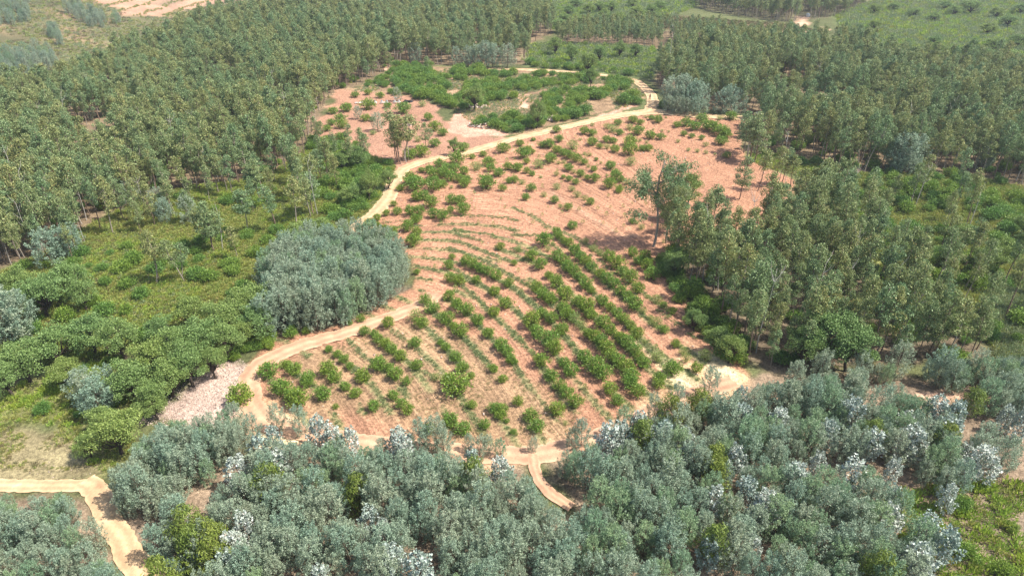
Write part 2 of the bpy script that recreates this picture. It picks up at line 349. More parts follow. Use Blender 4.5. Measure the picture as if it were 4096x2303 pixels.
def road_mat(name, a, b, c):
    m, nt, out = new_mat(name); N = nt.nodes; L = nt.links
    p = N.new('ShaderNodeBsdfPrincipled'); p.inputs['Roughness'].default_value = 0.95; p.inputs['Specular IOR Level'].default_value = 0.08
    tc = N.new('ShaderNodeTexCoord'); n1 = N.new('ShaderNodeTexNoise'); n1.inputs['Scale'].default_value = 0.45; n1.inputs['Detail'].default_value = 7; n1.inputs['Roughness'].default_value = 0.7
    L.new(tc.outputs['Object'], n1.inputs['Vector'])
    r = ramp(nt, [(0.3, a), (0.5, b), (0.7, c)]); L.new(n1.outputs[0], r.inputs[0])
    # wheel ruts follow the road: UV.x runs across it
    uv = N.new('ShaderNodeUVMap'); uv.uv_map = 'across'
    sx = N.new('ShaderNodeSeparateXYZ'); L.new(uv.outputs[0], sx.inputs[0])
    w = N.new('ShaderNodeMath'); w.operation = 'COSINE'; mm = N.new('ShaderNodeMath'); mm.operation = 'MULTIPLY'; mm.inputs[1].default_value = 12.57
    L.new(sx.outputs[0], mm.inputs[0]); L.new(mm.outputs[0], w.inputs[0])
    mr = N.new('ShaderNodeMapRange'); mr.inputs[1].default_value = -1; mr.inputs[2].default_value = 1; mr.inputs[3].default_value = 0.84; mr.inputs[4].default_value = 1.12; L.new(w.outputs[0], mr.inputs[0])
    sc = N.new('ShaderNodeVectorMath'); sc.operation = 'SCALE'; L.new(r.outputs[0], sc.inputs[0]); L.new(mr.outputs[0], sc.inputs['Scale'])
    L.new(sc.outputs[0], p.inputs['Base Color'])
    n2 = N.new('ShaderNodeTexNoise'); n2.inputs['Scale'].default_value = 3.0; n2.inputs['Detail'].default_value = 6; L.new(tc.outputs['Object'], n2.inputs['Vector'])
    bn = N.new('ShaderNodeBump'); bn.inputs['Strength'].default_value = 0.7; bn.inputs['Distance'].default_value = 0.12; L.new(n2.outputs[0], bn.inputs['Height']); L.new(bn.outputs[0], p.inputs['Normal'])
    L.new(p.outputs[0], out.inputs[0])
    return m
M['road'] = road_mat('compacted_sandy_earth', (0.40, 0.25, 0.145), (0.53, 0.36, 0.21), (0.64, 0.47, 0.29))
M['track'] = road_mat('reddish_track_earth', (0.38, 0.22, 0.14), (0.49, 0.30, 0.19), (0.58, 0.39, 0.25))

# ------------------------------------------------------------------ mesh helpers
def mesh_from(name, verts, quads, mats, midx=None, tris=None):
    me = bpy.data.meshes.new(name)
    verts = np.asarray(verts, np.float32); quads = np.asarray(quads, np.int32).reshape(-1, 4)
    nt_ = 0 if tris is None else len(tris)
    nq = len(quads)
    me.vertices.add(len(verts)); me.vertices.foreach_set('co', verts.ravel())
    loops = quads.ravel()
    if nt_: loops = np.concatenate([loops, np.asarray(tris, np.int32).ravel()])
    me.loops.add(len(loops)); me.loops.foreach_set('vertex_index', loops.astype(np.int32))
    me.polygons.add(nq + nt_)
    starts = np.concatenate([np.arange(nq) * 4, nq * 4 + np.arange(nt_) * 3]).astype(np.int32)
    tot = np.concatenate([np.full(nq, 4), np.full(nt_, 3)]).astype(np.int32)
    me.polygons.foreach_set('loop_start', starts); me.polygons.foreach_set('loop_total', tot)
    for m in mats: me.materials.append(m)
    if midx is not None: me.polygons.foreach_set('material_index', np.asarray(midx, np.int32))
    me.update(calc_edges=True)
    return me
class Geo:
    """collects quads for one mesh"""
    def __init__(s): s.v = []; s.q = []; s.m = []; s.n = 0
    def add(s, v, q, m=0):
        v = np.asarray(v, float); q = np.asarray(q, int)
        s.v.append(v); s.q.append(q + s.n); s.m.append(np.full(len(q), m)); s.n += len(v)
    def mesh(s, name, mats):
        return mesh_from(name, np.concatenate(s.v), np.concatenate(s.q), mats, np.concatenate(s.m))
def nrm(a): return a / (np.linalg.norm(a, axis=-1, keepdims=True) + 1e-9)
def leaves(g, rng, c, axis, length, width, m=0, fold=0.0):
    """one lozenge leaf (or leaf spray) per centre, lying along axis with a random roll"""
    n = len(c)
    axis = nrm(axis); r = nrm(rng.normal(size=(n, 3))); w = nrm(np.cross(axis, r))
    L = (length * rng.uniform(0.7, 1.35, n))[:, None]; W = (width * rng.uniform(0.7, 1.3, n))[:, None]
    a = c - axis * L * 0.5; b = c + w * W * 0.5 + axis * L * 0.08; d = c + axis * L * 0.5; e = c - w * W * 0.5 + axis * L * 0.08
    v = np.stack([a, b, d, e], 1).reshape(-1, 3)
    g.add(v, np.arange(4 * n).reshape(n, 4), m)
def tube(g, pts, rad, m=0, seg=6):
    pts = np.asarray(pts, float); n = len(pts)
    ang = np.arange(seg) * 2 * math.pi / seg
    vs = []
    for i in range(n):
        t = pts[min(i + 1, n - 1)] - pts[max(i - 1, 0)]; t = t / (np.linalg.norm(t) + 1e-9)
        u = np.cross(t, (0.31, 0.95, 0.05) if abs(t[2]) > 0.5 else (0, 0, 1.0)); u /= np.linalg.norm(u) + 1e-9; w = np.cross(t, u)
        vs.append(pts[i] + rad[i] * (np.cos(ang)[:, None] * u + np.sin(ang)[:, None] * w))
    v = np.concatenate(vs); q = []
    for i in range(n - 1):
        for k in range(seg):
            q.append((i * seg + k, i * seg + (k + 1) % seg, (i + 1) * seg + (k + 1) % seg, (i + 1) * seg + k))
    v = np.concatenate([v, pts[-1:], pts[-1:]])
    e = len(v) - 1
    for k in range(0, seg, 2):
        q.append(((n - 1) * seg + k, (n - 1) * seg + (k + 1) % seg, (n - 1) * seg + (k + 2) % seg, e - 1))
    g.add(v, q, m)
def bent(rng, p0, p1, n=6, wob=0.15):
    p0 = np.array(p0, float); p1 = np.array(p1, float); t = np.linspace(0, 1, n)[:, None]
    o = rng.normal(size=(1, 3)) * wob * np.array([1, 1, 0.2]); o2 = rng.normal(size=(1, 3)) * wob * 0.6 * np.array([1, 1, 0.2])
    return p0 + (p1 - p0) * t + o * np.sin(t * math.pi) + o2 * np.sin(2 * t * math.pi)
def ball(rng, n, shell=0.35):
    return nrm(rng.normal(size=(n, 3))) * (rng.uniform(shell, 1, n) ** 0.5)[:, None]

# each builder returns (trunk Geo, crown Geo)
def euc(seed, H=11.5, R=1.3, base=0.42, n_cl=36, per=64, lean=0.5, leaf=(0.29, 0.125), bark=0):
    rng = np.random.default_rng(seed); T = Geo(); Cn = Geo()
    top = np.array([rng.normal() * lean, rng.normal() * lean, H * 0.97])
    spine = bent(rng, (0, 0, -0.4), top, 9, 0.22)
    r0 = 0.0105 * H
    tube(T, spine, np.linspace(r0, 0.025, 9), 0, 6)
    cs = []
    for i in range(n_cl):
        t = base + (1 - base) * rng.uniform(0, 1) ** 0.85
        s = (t - base) / (1 - base)
        rr = R * (0.35 + 1.15 * math.sin(math.pi * min(1, s * 0.85 + 0.12))) * 0.72 * rng.uniform(0.35, 1.1)
        if s > 0.9: rr *= 0.45
        k = t * 8; i0 = int(min(7, k)); p = spine[i0] + (spine[i0 + 1] - spine[i0]) * (k - i0)
        a = rng.uniform(0, 2 * math.pi)
        c = p + np.array([math.cos(a) * rr, math.sin(a) * rr, rng.uniform(0.0, 0.5)])
        cs.append(c)
        if i % 2 == 0: tube(T, [p - (0, 0, 0.5), (p + c) / 2 + (0, 0, 0.12), c], [0.035, 0.022, 0.008], 0, 4)
        rad = rng.uniform(0.42, 0.78)
        pts = c + ball(rng, per) * np.array([rad, rad, rad * 0.85])
        ax = rng.normal(size=(per, 3)) * 0.55 + np.array([0, 0, -0.9]) + (pts - c) * 0.6
        leaves(Cn, rng, pts, ax, leaf[0], leaf[1])
    for k in range(rng.integers(3, 7)):                       # a few dead side twigs under the crown
        z = rng.uniform(min(0.25, base), base + 0.1); p = spine[int(z * 8)]; a = rng.uniform(0, 6.28)
        tube(T, [p, p + np.array([math.cos(a) * 0.9, math.sin(a) * 0.9, 0.45])], [0.02, 0.006], 0, 3)
    return T, Cn
def euc_big(seed, H=17.0):
    rng = np.random.default_rng(seed); T = Geo(); Cn = Geo()
    spine = bent(rng, (0, 0, -0.5), (0.6, 0.3, H * 0.88), 9, 0.5)
    tube(T, spine, np.linspace(0.26, 0.06, 9), 0, 8)
    for k in range(17):
        z = rng.uniform(0.45, 0.97); p = spine[int(z * 8)]; a = rng.uniform(0, 6.28) if k > 3 else (2.9, 0.2, 3.3, 2.7)[k]
        L = rng.uniform(1.9, 4.8) * (1.25 - 0.6 * z); e = p + np.array([math.cos(a) * L, math.sin(a) * L, rng.uniform(0.7, 2.6)])
        b = bent(rng, p, e, 5, 0.25); tube(T, b, np.linspace(0.10, 0.03, 5), 0, 5)
        for j in range(7):
            c = e + rng.normal(size=3) * np.array([0.95, 0.95, 0.9]); rad = rng.uniform(0.6, 1.05)
            tube(T, [b[3], c], [0.03, 0.01], 0, 3)
            pts = c + ball(rng, 95) * rad
            leaves(Cn, rng, pts, rng.normal(size=(95, 3)) * 0.5 + np.array([0, 0, -1.0]) + (pts - c) * 0.5, 0.30, 0.12)
    return T, Cn
def wattle(seed, H=6.0, R=1.5, n_pl=64, per=66, base=0.05, leaf=(0.19, 0.08), round_=False):
    rng = np.random.default_rng(seed); T = Geo(); Cn = Geo()
    top = np.array([rng.normal() * 0.25, rng.normal() * 0.25, H]); spine = bent(rng, (0, 0, -0.3), top, 7, 0.2)
    tube(T, spine, np.linspace(0.075, 0.015, 7), 0, 5)
    for k in range(n_pl):
        s = (k + 0.5) / n_pl; z = base + (1 - base) * s ** 0.9
        env = R * (0.25 + math.sin(math.pi * min(1.0, 0.22 + 0.74 * s)) ** 0.8) * 0.85
        a = k * 2.39996 + rng.normal() * 0.3; rr = env * rng.uniform(0.55, 1.15)
        k6 = min(z, 0.96) * 6; i0 = int(min(5, k6)); p = spine[i0] + (spine[i0 + 1] - spine[i0]) * (k6 - i0)
        L = rng.uniform(0.65, 1.25) * (1.1 - 0.35 * s)
        c0 = p + np.array([math.cos(a) * rr * 0.75, math.sin(a) * rr * 0.75, -0.15]); tip = p + np.array([math.cos(a) * rr * 1.12, math.sin(a) * rr * 1.12, L])
        if k % 2 == 0: tube(T, [p - (0, 0, 0.45), c0, tip], [0.022, 0.014, 0.005], 0, 3)
        t = rng.uniform(0, 1, per) ** 0.8
        rad = 0.30 * np.sin(np.clip(0.25 + t * 0.72, 0, 1) * math.pi) + 0.06
        d = nrm(rng.normal(size=(per, 3)))
        pts = c0 + (tip - c0) * t[:, None] + d * rad[:, None] * rng.uniform(0.5, 1.15, per)[:, None]
        ax = nrm(tip - c0) * 0.45 + d * 0.9 + rng.normal(size=(per, 3)) * 0.5
        leaves(Cn, rng, pts, ax, leaf[0], leaf[1])
    return T, Cn
def oak(seed, H=7.5, R=3.2, lobes=22, per=360, leaf=(0.21, 0.15), th=0.24, stem=0.24):
    """spreading crown of uneven domed lobes carried on a forked trunk"""
    rng = np.random.default_rng(seed); T = Geo(); Cn = Geo()
    fork = np.array([rng.normal() * 0.4, rng.normal() * 0.4, H * stem])
    tube(T, bent(rng, (0, 0, -0.4), fork, 4, 0.12), [th * 1.25, th, th * 0.9, th * 0.8], 0, 7)
    for k in range(lobes):
        a = k * 2.39996 + rng.normal() * 0.4; rr = R * math.sqrt((k + 0.4) / lobes) * 0.82
        zt = H * (0.93 - (0.30 + 0.35 * (k % 2)) * (rr / R) ** 2) + rng.normal() * 0.35
        c = np.array([math.cos(a) * rr, math.sin(a) * rr, zt - 0.7]) + fork * np.array([0.6, 0.6, 0])
        b = bent(rng, fork, c, 5, 0.3); tube(T, b, np.linspace(th * 0.55, 0.04, 5), 0, 5)
        for j in range(3):
            cc = c + rng.normal(size=3) * np.array([0.45, 0.45, 0.28]) * (R / 3.2) ** 0.5; rad = rng.uniform(0.65, 1.15) * R / 3.2
            n = per // 3
            dirs = nrm(rng.normal(size=(n, 3)) + np.array([0, 0, 0.45])); sh = rng.uniform(0.55, 1.05, n)[:, None]
            pts = cc + dirs * sh * np.array([rad, rad, rad * 0.72])
            leaves(Cn, rng, pts, rng.normal(size=(n, 3)) + dirs * 0.5, leaf[0], leaf[1])
    return T, Cn
def bush(seed, R=1.0, H=1.7, tufts=34, per=26, leaf=(0.20, 0.10), loose=1.0):
    """rounded bush, R and H in units of its half width; leafy shoots point up and out"""
    rng = np.random.default_rng(seed); T = Geo(); Cn = Geo()
    for k in range(6):
        a = k * 1.05 + rng.normal() * 0.3
        tube(T, [(0, 0, -0.15), (math.cos(a) * 0.3, math.sin(a) * 0.3, H * 0.45), (math.cos(a) * 0.6, math.sin(a) * 0.6, H * 0.8)], [0.045, 0.03, 0.01], 0, 3)
    ph = rng.uniform(0, 6.28, 3)
    for k in range(tufts):
        s = (k + 0.5) / tufts; a = k * 2.39996 + rng.normal() * 0.2
        el = math.asin(min(1, max(-0.1, 1 - s * 1.12)))
        lump = 1 + 0.16 * math.sin(2 * a + ph[0]) + 0.12 * math.sin(3 * a + ph[1])
        d = np.array([math.cos(a) * math.cos(el) * lump, math.sin(a) * math.cos(el) * lump, math.sin(el)])
        q = rng.uniform(0.72, 1.04) * (1 if rng.uniform() < 0.85 else 0.7)
        c = np.array([d[0] * R * 0.84 * q, d[1] * R * 0.84 * q, H * 0.40 + d[2] * H * 0.52 * q])
        dd = nrm(d + np.array([0, 0, 0.5])); n = per; t = rng.uniform(-0.5, 1, n)[:, None]
        pts = c + dd * t * 0.24 * R + rng.normal(size=(n, 3)) * 0.135 * R * loose
        leaves(Cn, rng, pts, dd * 0.9 + rng.normal(size=(n, 3)) * 0.7, leaf[0], leaf[1])
    n = 120; dirs = nrm(rng.normal(size=(n, 3))); dirs[:, 2] = np.abs(dirs[:, 2])
    leaves(Cn, rng, dirs * rng.uniform(0.3, 0.7, n)[:, None] * np.array([R, R, H * 0.85]) + (0, 0, 0.1), rng.normal(size=(n, 3)), leaf[0] * 1.3, leaf[1] * 1.5)
    return T, Cn
def sapling(seed, H=1.0):
    rng = np.random.default_rng(seed); T = Geo(); Cn = Geo()
    tube(T, bent(rng, (0, 0, -0.1), (0.05, 0.03, H * 0.9), 4, 0.05), [0.02, 0.018, 0.012, 0.006], 0, 4)
    n = 90; t = rng.uniform(0.25, 1, n); d = nrm(rng.normal(size=(n, 3)))
    w = 0.30 * np.sin(np.clip(t, 0, 0.95) * math.pi) + 0.06
    pts = np.stack([d[:, 0] * w, d[:, 1] * w, t * H + d[:, 2] * 0.05], 1)
    leaves(Cn, rng, pts, d * 0.8 + np.array([0, 0, 0.8]), 0.15, 0.07)
    return T, Cn
def tuft(seed, R=0.5, H=0.55, n=70, leaf=(0.30, 0.09), up=1.0):
    rng = np.random.default_rng(seed); g = Geo()
    d = nrm(rng.normal(size=(n, 3))); d[:, 2] = np.abs(d[:, 2])
    pts = d * rng.uniform(0.35, 1, n)[:, None] * np.array([R, R, H])
    leaves(g, rng, pts, d + np.array([0, 0, up]) + rng.normal(size=(n, 3)) * 0.3, leaf[0], leaf[1])
    return g
def snag(seed, H=10.0, r=0.09, lean=0.8, branches=6):
    rng = np.random.default_rng(seed); g = Geo()
    sp = bent(rng, (0, 0, -0.3), (rng.normal() * lean * 0.5, rng.normal() * lean * 0.5, H), 8, 0.12)
    tube(g, sp, np.linspace(r, 0.015, 8), 0, 5)
    for k in range(branches):
        i = rng.integers(3, 8); a = rng.uniform(0, 6.28); L = rng.uniform(0.7, 2.2)
        tube(g, [sp[i], sp[i] + np.array([math.cos(a) * L * 0.5, math.sin(a) * L * 0.5, L * 0.5]), sp[i] + np.array([math.cos(a) * L * 0.7, math.sin(a) * L * 0.7, L])], [0.035, 0.02, 0.006], 0, 4)
    return g
def rock(seed, n=1):
    rng = np.random.default_rng(seed); g = Geo()
    for k in range(n):
        v = np.array([(x, y, z) for x in (-1, 1) for y in (-1, 1) for z in (-1, 1)], float) * rng.uniform(0.5, 1.0, (8, 3))
        R = nrm(rng.normal(size=(3, 3))); v = v @ R
        q = [(0, 1, 3, 2), (4, 6, 7, 5), (0, 4, 5, 1), (2, 3, 7, 6), (0, 2, 6, 4), (1, 5, 7, 3)]
        g.add(v, q)
    return g

# ------------------------------------------------------------------ object helpers
def tag(o, label=None, cat=None, group=None, kind=None):
    if label: o['label'] = label
    if cat: o['category'] = cat
    if group: o['group'] = group
    if kind: o['kind'] = kind
    return o
def link(name, me, parent=None):
    o = bpy.data.objects.new(name, me); COL.objects.link(o)
    if parent is not None: o.parent = parent
    return o
def variants(fn, seeds, tmat, cmat, name, **kw):
    out = []
    for s in seeds:
        T, Cn = fn(s, **kw)
        out.append((T.mesh(name + '_trunk', [tmat]), Cn.mesh(name + '_crown', [cmat]), T, Cn))
    return out
def place(name, var, x, y, s, rz, sz=None, parts=('trunk', 'crown'), dz=0.0, tilt=0.0):
    """one tree: an Empty at the foot of the trunk carrying its trunk and its crown"""
    r = bpy.data.objects.new(name, None); COL.objects.link(r); r.empty_display_size = 0.3
    r.location = (x, y, float(height(x, y)) + dz); r.rotation_euler = (tilt, tilt * 0.4, rz); r.scale = (s, s, sz or s)
    for p, me in zip(parts, var[:2]):
        c = bpy.data.objects.new(p, me); COL.objects.link(c); c.parent = r
    return r
def joined(var, tmat, cmat, name):
    g = Geo()
    T, Cn = var[2], var[3]
    g.add(np.concatenate(T.v), np.concatenate(T.q), 0); g.add(np.concatenate(Cn.v), np.concatenate(Cn.q), 1)
    return g.mesh(name, [tmat, cmat])
def scatter(name, meshes, x, y, s, label, cat, rng, sz=None, rot3=None, dz=0.0):
    """a mass nobody could count: ONE object, its points carry instanced plants"""
    x = np.asarray(x, float); n = len(x)
    if n == 0: return None
    src = bpy.data.collections.new(name + '_kinds')
    for i, me in enumerate(meshes):
        src.objects.link(bpy.data.objects.new('%s_kind_%02d' % (name, i), me))
    z = height(x, y) + dz
    me = bpy.data.meshes.new(name); me.vertices.add(n)
    me.vertices.foreach_set('co', np.stack([x, y, z], 1).astype(np.float32).ravel())
    ar = me.attributes.new('turn', 'FLOAT_VECTOR', 'POINT')
    rot = np.zeros((n, 3)); rot[:, 2] = rng.uniform(0, 6.283, n)
    if rot3 is not None: rot[:, :2] = rot3
    ar.data.foreach_set('vector', rot.astype(np.float32).ravel())
    sc = np.stack([s, s, s if sz is None else sz], 1) * np.ones((n, 1))
    a2 = me.attributes.new('size', 'FLOAT_VECTOR', 'POINT'); a2.data.foreach_set('vector', sc.astype(np.float32).ravel())
    a3 = me.attributes.new('pick', 'INT', 'POINT'); a3.data.foreach_set('value', rng.integers(0, len(meshes), n).astype(np.int32))
    o = link(name, me); tag(o, label, cat, kind='stuff')
    ng = bpy.data.node_groups.new(name, 'GeometryNodeTree')
    ng.interface.new_socket('Geometry', in_out='INPUT', socket_type='NodeSocketGeometry'); ng.interface.new_socket('Geometry', in_out='OUTPUT', socket_type='NodeSocketGeometry')
    N = ng.nodes; L = ng.links
    gi = N.new('NodeGroupInput'); go = N.new('NodeGroupOutput'); ip = N.new('GeometryNodeInstanceOnPoints'); ci = N.new('GeometryNodeCollectionInfo')
    ci.inputs['Collection'].default_value = src; ci.inputs['Separate Children'].default_value = True; ci.inputs['Reset Children'].default_value = True
    def attr(nm, ty, sock):
        a = N.new('GeometryNodeInputNamedAttribute'); a.data_type = ty; a.inputs[0].default_value = nm
        L.new([q for q in a.outputs if q.enabled and q.name == 'Attribute'][0], sock)
    L.new(gi.outputs[0], ip.inputs['Points']); L.new(ci.outputs[0], ip.inputs['Instance']); ip.inputs['Pick Instance'].default_value = True
    attr('pick', 'INT', ip.inputs['Instance Index']); attr('turn', 'FLOAT_VECTOR', ip.inputs['Rotation']); attr('size', 'FLOAT_VECTOR', ip.inputs['Scale'])
    L.new(ip.outputs[0], go.inputs[0])
    md = o.modifiers.new('plants', 'NODES'); md.node_group = ng
    return o
def fill(poly, sp, rng, jit=0.42, keep=None):
    """jittered grid of points inside a world polygon"""
    x0, y0 = poly.min(0); x1, y1 = poly.max(0)
    xs, ys = np.meshgrid(np.arange(x0, x1 + sp, sp), np.arange(y0, y1 + sp, sp * 0.92))
    xs[1::2] += sp / 2
    x = xs.ravel() + rng.uniform(-jit, jit, xs.size) * sp; y = ys.ravel() + rng.uniform(-jit, jit, xs.size) * sp
    m = inside(poly, x, y)
    if keep is not None: m &= keep(x, y)
    return x[m], y[m]
def proj(x, y, z):
    dx, dy, dz = x, y, z - CAM_H
    f = dy * CP - dz * SP; up = dy * SP + dz * CP
    return 2048 + FPX * dx / f, 1151.5 - FPX * up / f, f

# ------------------------------------------------------------------ ground sheet
def axis_pts(lo, hi, step, out_lo, out_hi, grow=1.045):
    a = list(np.arange(lo, hi + 1e-6, step)); s = step
    while a[-1] < out_hi: s = min(s * grow, 60); a.append(a[-1] + s)
    s = step
    while a[0] > out_lo: s = min(s * grow, 60); a.insert(0, a[0] - s)
    return np.array(a)
gx = axis_pts(-75, 90, 0.5, -1500, 1500); gy = axis_pts(36, 235, 0.5, -60, 2600)
GX, GY = np.meshgrid(gx, gy)
X = GX.ravel(); Y = GY.ravel(); Z = height(X, Y)
n1 = vnoise(X, Y, 6, 1) - 0.5; n2 = vnoise(X, Y, 1.7, 2) - 0.5; n3 = vnoise(X, Y, 18, 3) - 0.5
edge = n1 * 4 + n2 * 1.6
colr = np.empty((len(X), 3)); colr[:] = (0.12, 0.13, 0.055)
colr *= (1 + 0.5 * n3)[:, None]
def paint(poly, c, w=1.2, var=0.0, amt=1.0, e=1.0, cond=None):
    global colr
    x0, y0 = poly.min(0) - 8; x1, y1 = poly.max(0) + 8
    m = (X > x0) & (X < x1) & (Y > y0) & (Y < y1)
    k = np.zeros(len(X)); k[m] = smooth((sdist(poly, X[m], Y[m]) + edge[m] * e) / w + 0.5) * amt
    if cond is not None: k = k * cond
    cc = np.array(c)[None] * (1 + var * (n1 + n2))[:, None]
    colr = colr * (1 - k[:, None]) + cc * k[:, None]
    return k
for p in (EUC_LEFT, EUC_RIGHT, EUC_MID): paint(p, (0.20, 0.145, 0.09), 3, 0.5)
paint(EUC_FAR, (0.12, 0.11, 0.06), 5, 0.4)
paint(BACK_SCRUB, (0.13, 0.16, 0.06), 5, 0.3)
paint(EUC_FRONT, (0.17, 0.13, 0.085), 2, 0.4)
for p in (SCRUB_LEFT, SCRUB_RIGHT, GLADE): paint(p, (0.16, 0.17, 0.06), 3, 0.4)
paint(GLADE_LEFT, (0.24, 0.19, 0.11), 2, 0.4)
paint(SCRUB_LOW, (0.19, 0.19, 0.075), 3, 0.4)
paint(MID_SCRUB, (0.15, 0.19, 0.08), 4, 0.3)
paint(MEADOW, (0.14, 0.19, 0.07), 6, 0.3)
paint(HEATH, (0.19, 0.14, 0.08), 5, 0.3)
paint(BRIGHT_RIGHT, (0.26, 0.20, 0.14), 2, 0.4)
for p in (WATTLE_MAIN, WATTLE_FRONT): paint(p, (0.26, 0.19, 0.13), 2, 0.5)
paint(GROVE, (0.16, 0.13, 0.09), 2)
kk = paint(KNOLL, (0.30, 0.20, 0.12), 3, 0.6)
KC = (0.42, 0.222, 0.136)
till = paint(SOIL, KC, 1.0, 0.10, e=0.35)
paint(CLEARING, (0.37, 0.205, 0.135), 2.0, 0.14)
paint(GRASSY, (0.36, 0.245, 0.14), 5, 0.25, amt=0.75)
paint(DRY, (0.24, 0.20, 0.11), 3, 0.5)
paint(RUBBLE, (0.50, 0.37, 0.30), 2, 0.2)
# sandy strip along the foot and the lower right corner of the field
LOWER = V((640, 1010), (720, 1045), (820, 1090), (1000, 1120), (1240, 1130), (1340, 1120), (1440, 1100), (1560, 1050), (1600, 985), (1690, 900), (1720, 850), (1780, 900), (1870, 950),
          (1850, 1000), (1700, 1040), (1560, 1110), (1430, 1150), (1240, 1170), (900, 1150), (640, 1130), (590, 1060))
paint(LOWER, (0.56, 0.36, 0.21), 2.2, 0.25, amt=0.8, e=0.7)
for pts, ww in ((V((648, 1095), (690, 1050), (760, 1075), (740, 1125), (650, 1130)), 1.5), (V((1735, 880), (1800, 895), (1860, 940), (1850, 965), (1790, 935)), 1.5),
                (V((1600, 855), (1640, 870), (1760, 960), (1800, 985), (1700, 1000)), 1.5)):
    paint(pts, (0.74, 0.60, 0.36), ww, 0.2, amt=0.8, e=0.5)
# bare cut bank and red patches round the knoll
for pts in (V((1430, 322), (1500, 303), (1580, 278), (1615, 270), (1612, 262), (1575, 262), (1500, 292), (1430, 312)), V((1360, 182), (1420, 186), (1420, 200), (1370, 202)),
            V((1140, 285), (1210, 300), (1290, 330), (1270, 350), (1190, 345), (1120, 330)), V((1300, 222), (1330, 240), (1320, 268), (1300, 250))):
    paint(pts, (0.60, 0.34, 0.24), 1.5, 0.3)
for pts in (V((960, 160), (985, 150), (1010, 170), (985, 185), (965, 178)), V((470, 495), (500, 490), (500, 508), (475, 510)), V((295, 515), (320, 513), (322, 523), (300, 526)),
            V((1995, 62), (2012, 40), (2035, 42), (2028, 62), (2015, 70)), V((2055, 68), (2085, 72), (2080, 85), (2062, 80)), V((1990, 85), (2040, 78), (2050, 84), (2000, 93)),
            V((1450, -8), (1520, -6), (1515, 18), (1490, 22), (1460, 12)), V((2280, 12), (2320, -5), (2345, 0), (2300, 20)), V((2440, 18), (2465, 12), (2470, 22), (2450, 24)),
            V((2130, 560), (2150, 555), (2150, 570), (2130, 575)), V((2385, 248), (2410, 244), (2410, 262), (2390, 264)), V((2300, 985), (2400, 985), (2560, 1000), (2600, 1030), (2400, 1012), (2290, 1005))):
    paint(pts, (0.60, 0.38, 0.26), 1.2, 0.2, e=0.4)
# distant hillside: dull heath, pink bare ground, stepped cuttings planted along their edges
rd = ridge_d(X, Y)
hk = smooth((rd - 20) / 40)
hill_c = np.array((0.13, 0.12, 0.06))[None] * (1 + 0.5 * n3 + 0.35 * (vnoise(X, Y, 9, 8) - 0.5))[:, None] + np.array((0.14, 0.07, 0.05))[None] * smooth((vnoise(X, Y, 14, 11) - 0.62) / 0.15)[:, None]
colr = colr * (1 - hk[:, None]) + hill_c * hk[:, None]
TERR = V((205, -20), (400, -60), (760, -60), (640, 10), (560, 14), (470, 26), (400, 42), (345, 44), (300, 30), (270, 14), (230, 2))
kt = np.where(inside(TERR, X, Y), 1.0, 0.0)
band = (Z / 3.2 + 0.5 * (vnoise(X, Y, 30, 5) - .5)) % 1.0
tcol = np.where((band < 0.33)[:, None], np.array((0.24, 0.17, 0.11))[None], np.array((0.44, 0.255, 0.17))[None] * (1 + 0.4 * n1)[:, None])
colr = colr * (1 - kt[:, None]) + tcol * kt[:, None]

uu = row_u(X, Y)
tillk = till * smooth((uu + 1) / 1.0)
# weedy strips keep to the planting lines
frac = np.abs(uu - np.round(uu))
strip = tillk * smooth((0.19 - frac) / 0.08) * smooth((vnoise(X, Y, 5, 21) - 0.22 - 0.14 * (uu < 9)) / 0.2) * smooth((17 - uu) / 1.5)
colr = colr * (1 - 0.75 * strip[:, None]) + np.array((0.21, 0.23, 0.10))[None] * 0.75 * strip[:, None]
# paired wheel ruts worn pale between the lines
lane = tillk * smooth((np.cos(uu * 4 * math.pi + 2.4 * (vnoise(X, Y, 12, 77) - .5)) - 0.35) / 0.5) * smooth((vnoise(X, Y, 9, 78) - 0.25) / 0.3)
colr = colr * (1 + 0.16 * lane - 0.10 * tillk * (1 - lane) * vnoise(X, Y, 3.3, 79))[:, None]
for val, pl in ROWS:
    if val in (0, 2, 3, 20.5, 25): continue
    dd = line_d(pl, X, Y); kw = smooth((0.55 + 0.5 * (vnoise(X, Y, 2.5, 23) - .5) - dd) / 0.35) * smooth((vnoise(X, Y, 7, 24) - 0.15) / 0.2) * 0.75
    colr = colr * (1 - kw[:, None]) + np.array((0.20, 0.225, 0.10))[None] * kw[:, None]
# the farm track crossing the upper field between two lines
TRK = np.concatenate([D_((290, 0), (430, 90), (560, 170), (700, 260), (820, 330), (940, 330))])
kt2 = smooth((0.9 - line_d(TRK, X, Y)) / 0.5); colr = colr * (1 - 0.35 * kt2[:, None]) + np.array((0.45, 0.30, 0.20))[None] * 0.35 * kt2[:, None]
# shallow ridges thrown up by the plough, along the same lines
Z = Z + tillk * (0.13 * np.cos(uu * 2 * math.pi) + 0.03 * (vnoise(X, Y, 1.1, 80) - 0.5)) - 0.05 * lane
ny, nx = GX.shape
ii = np.arange(nx * ny).reshape(ny, nx)
quads = np.stack([ii[:-1, :-1], ii[:-1, 1:], ii[1:, 1:], ii[1:, :-1]], -1).reshape(-1, 4)
gme = mesh_from('ground', np.stack([X, Y, Z], 1), quads, [M['earth']])
gme.polygons.foreach_set('use_smooth', np.ones(len(quads), bool))
a = gme.attributes.new('earth_colour', 'FLOAT_COLOR', 'POINT')
a.data.foreach_set('color', np.concatenate([np.clip(colr, 0.01, 0.9), np.ones((len(X), 1))], 1).astype(np.float32).ravel())
a = gme.attributes.new('row_coordinate', 'FLOAT_VECTOR', 'POINT')
a.data.foreach_set('vector', np.stack([uu * 4.2, X * 0.12 + Y * 0.10, tillk], 1).astype(np.float32).ravel())
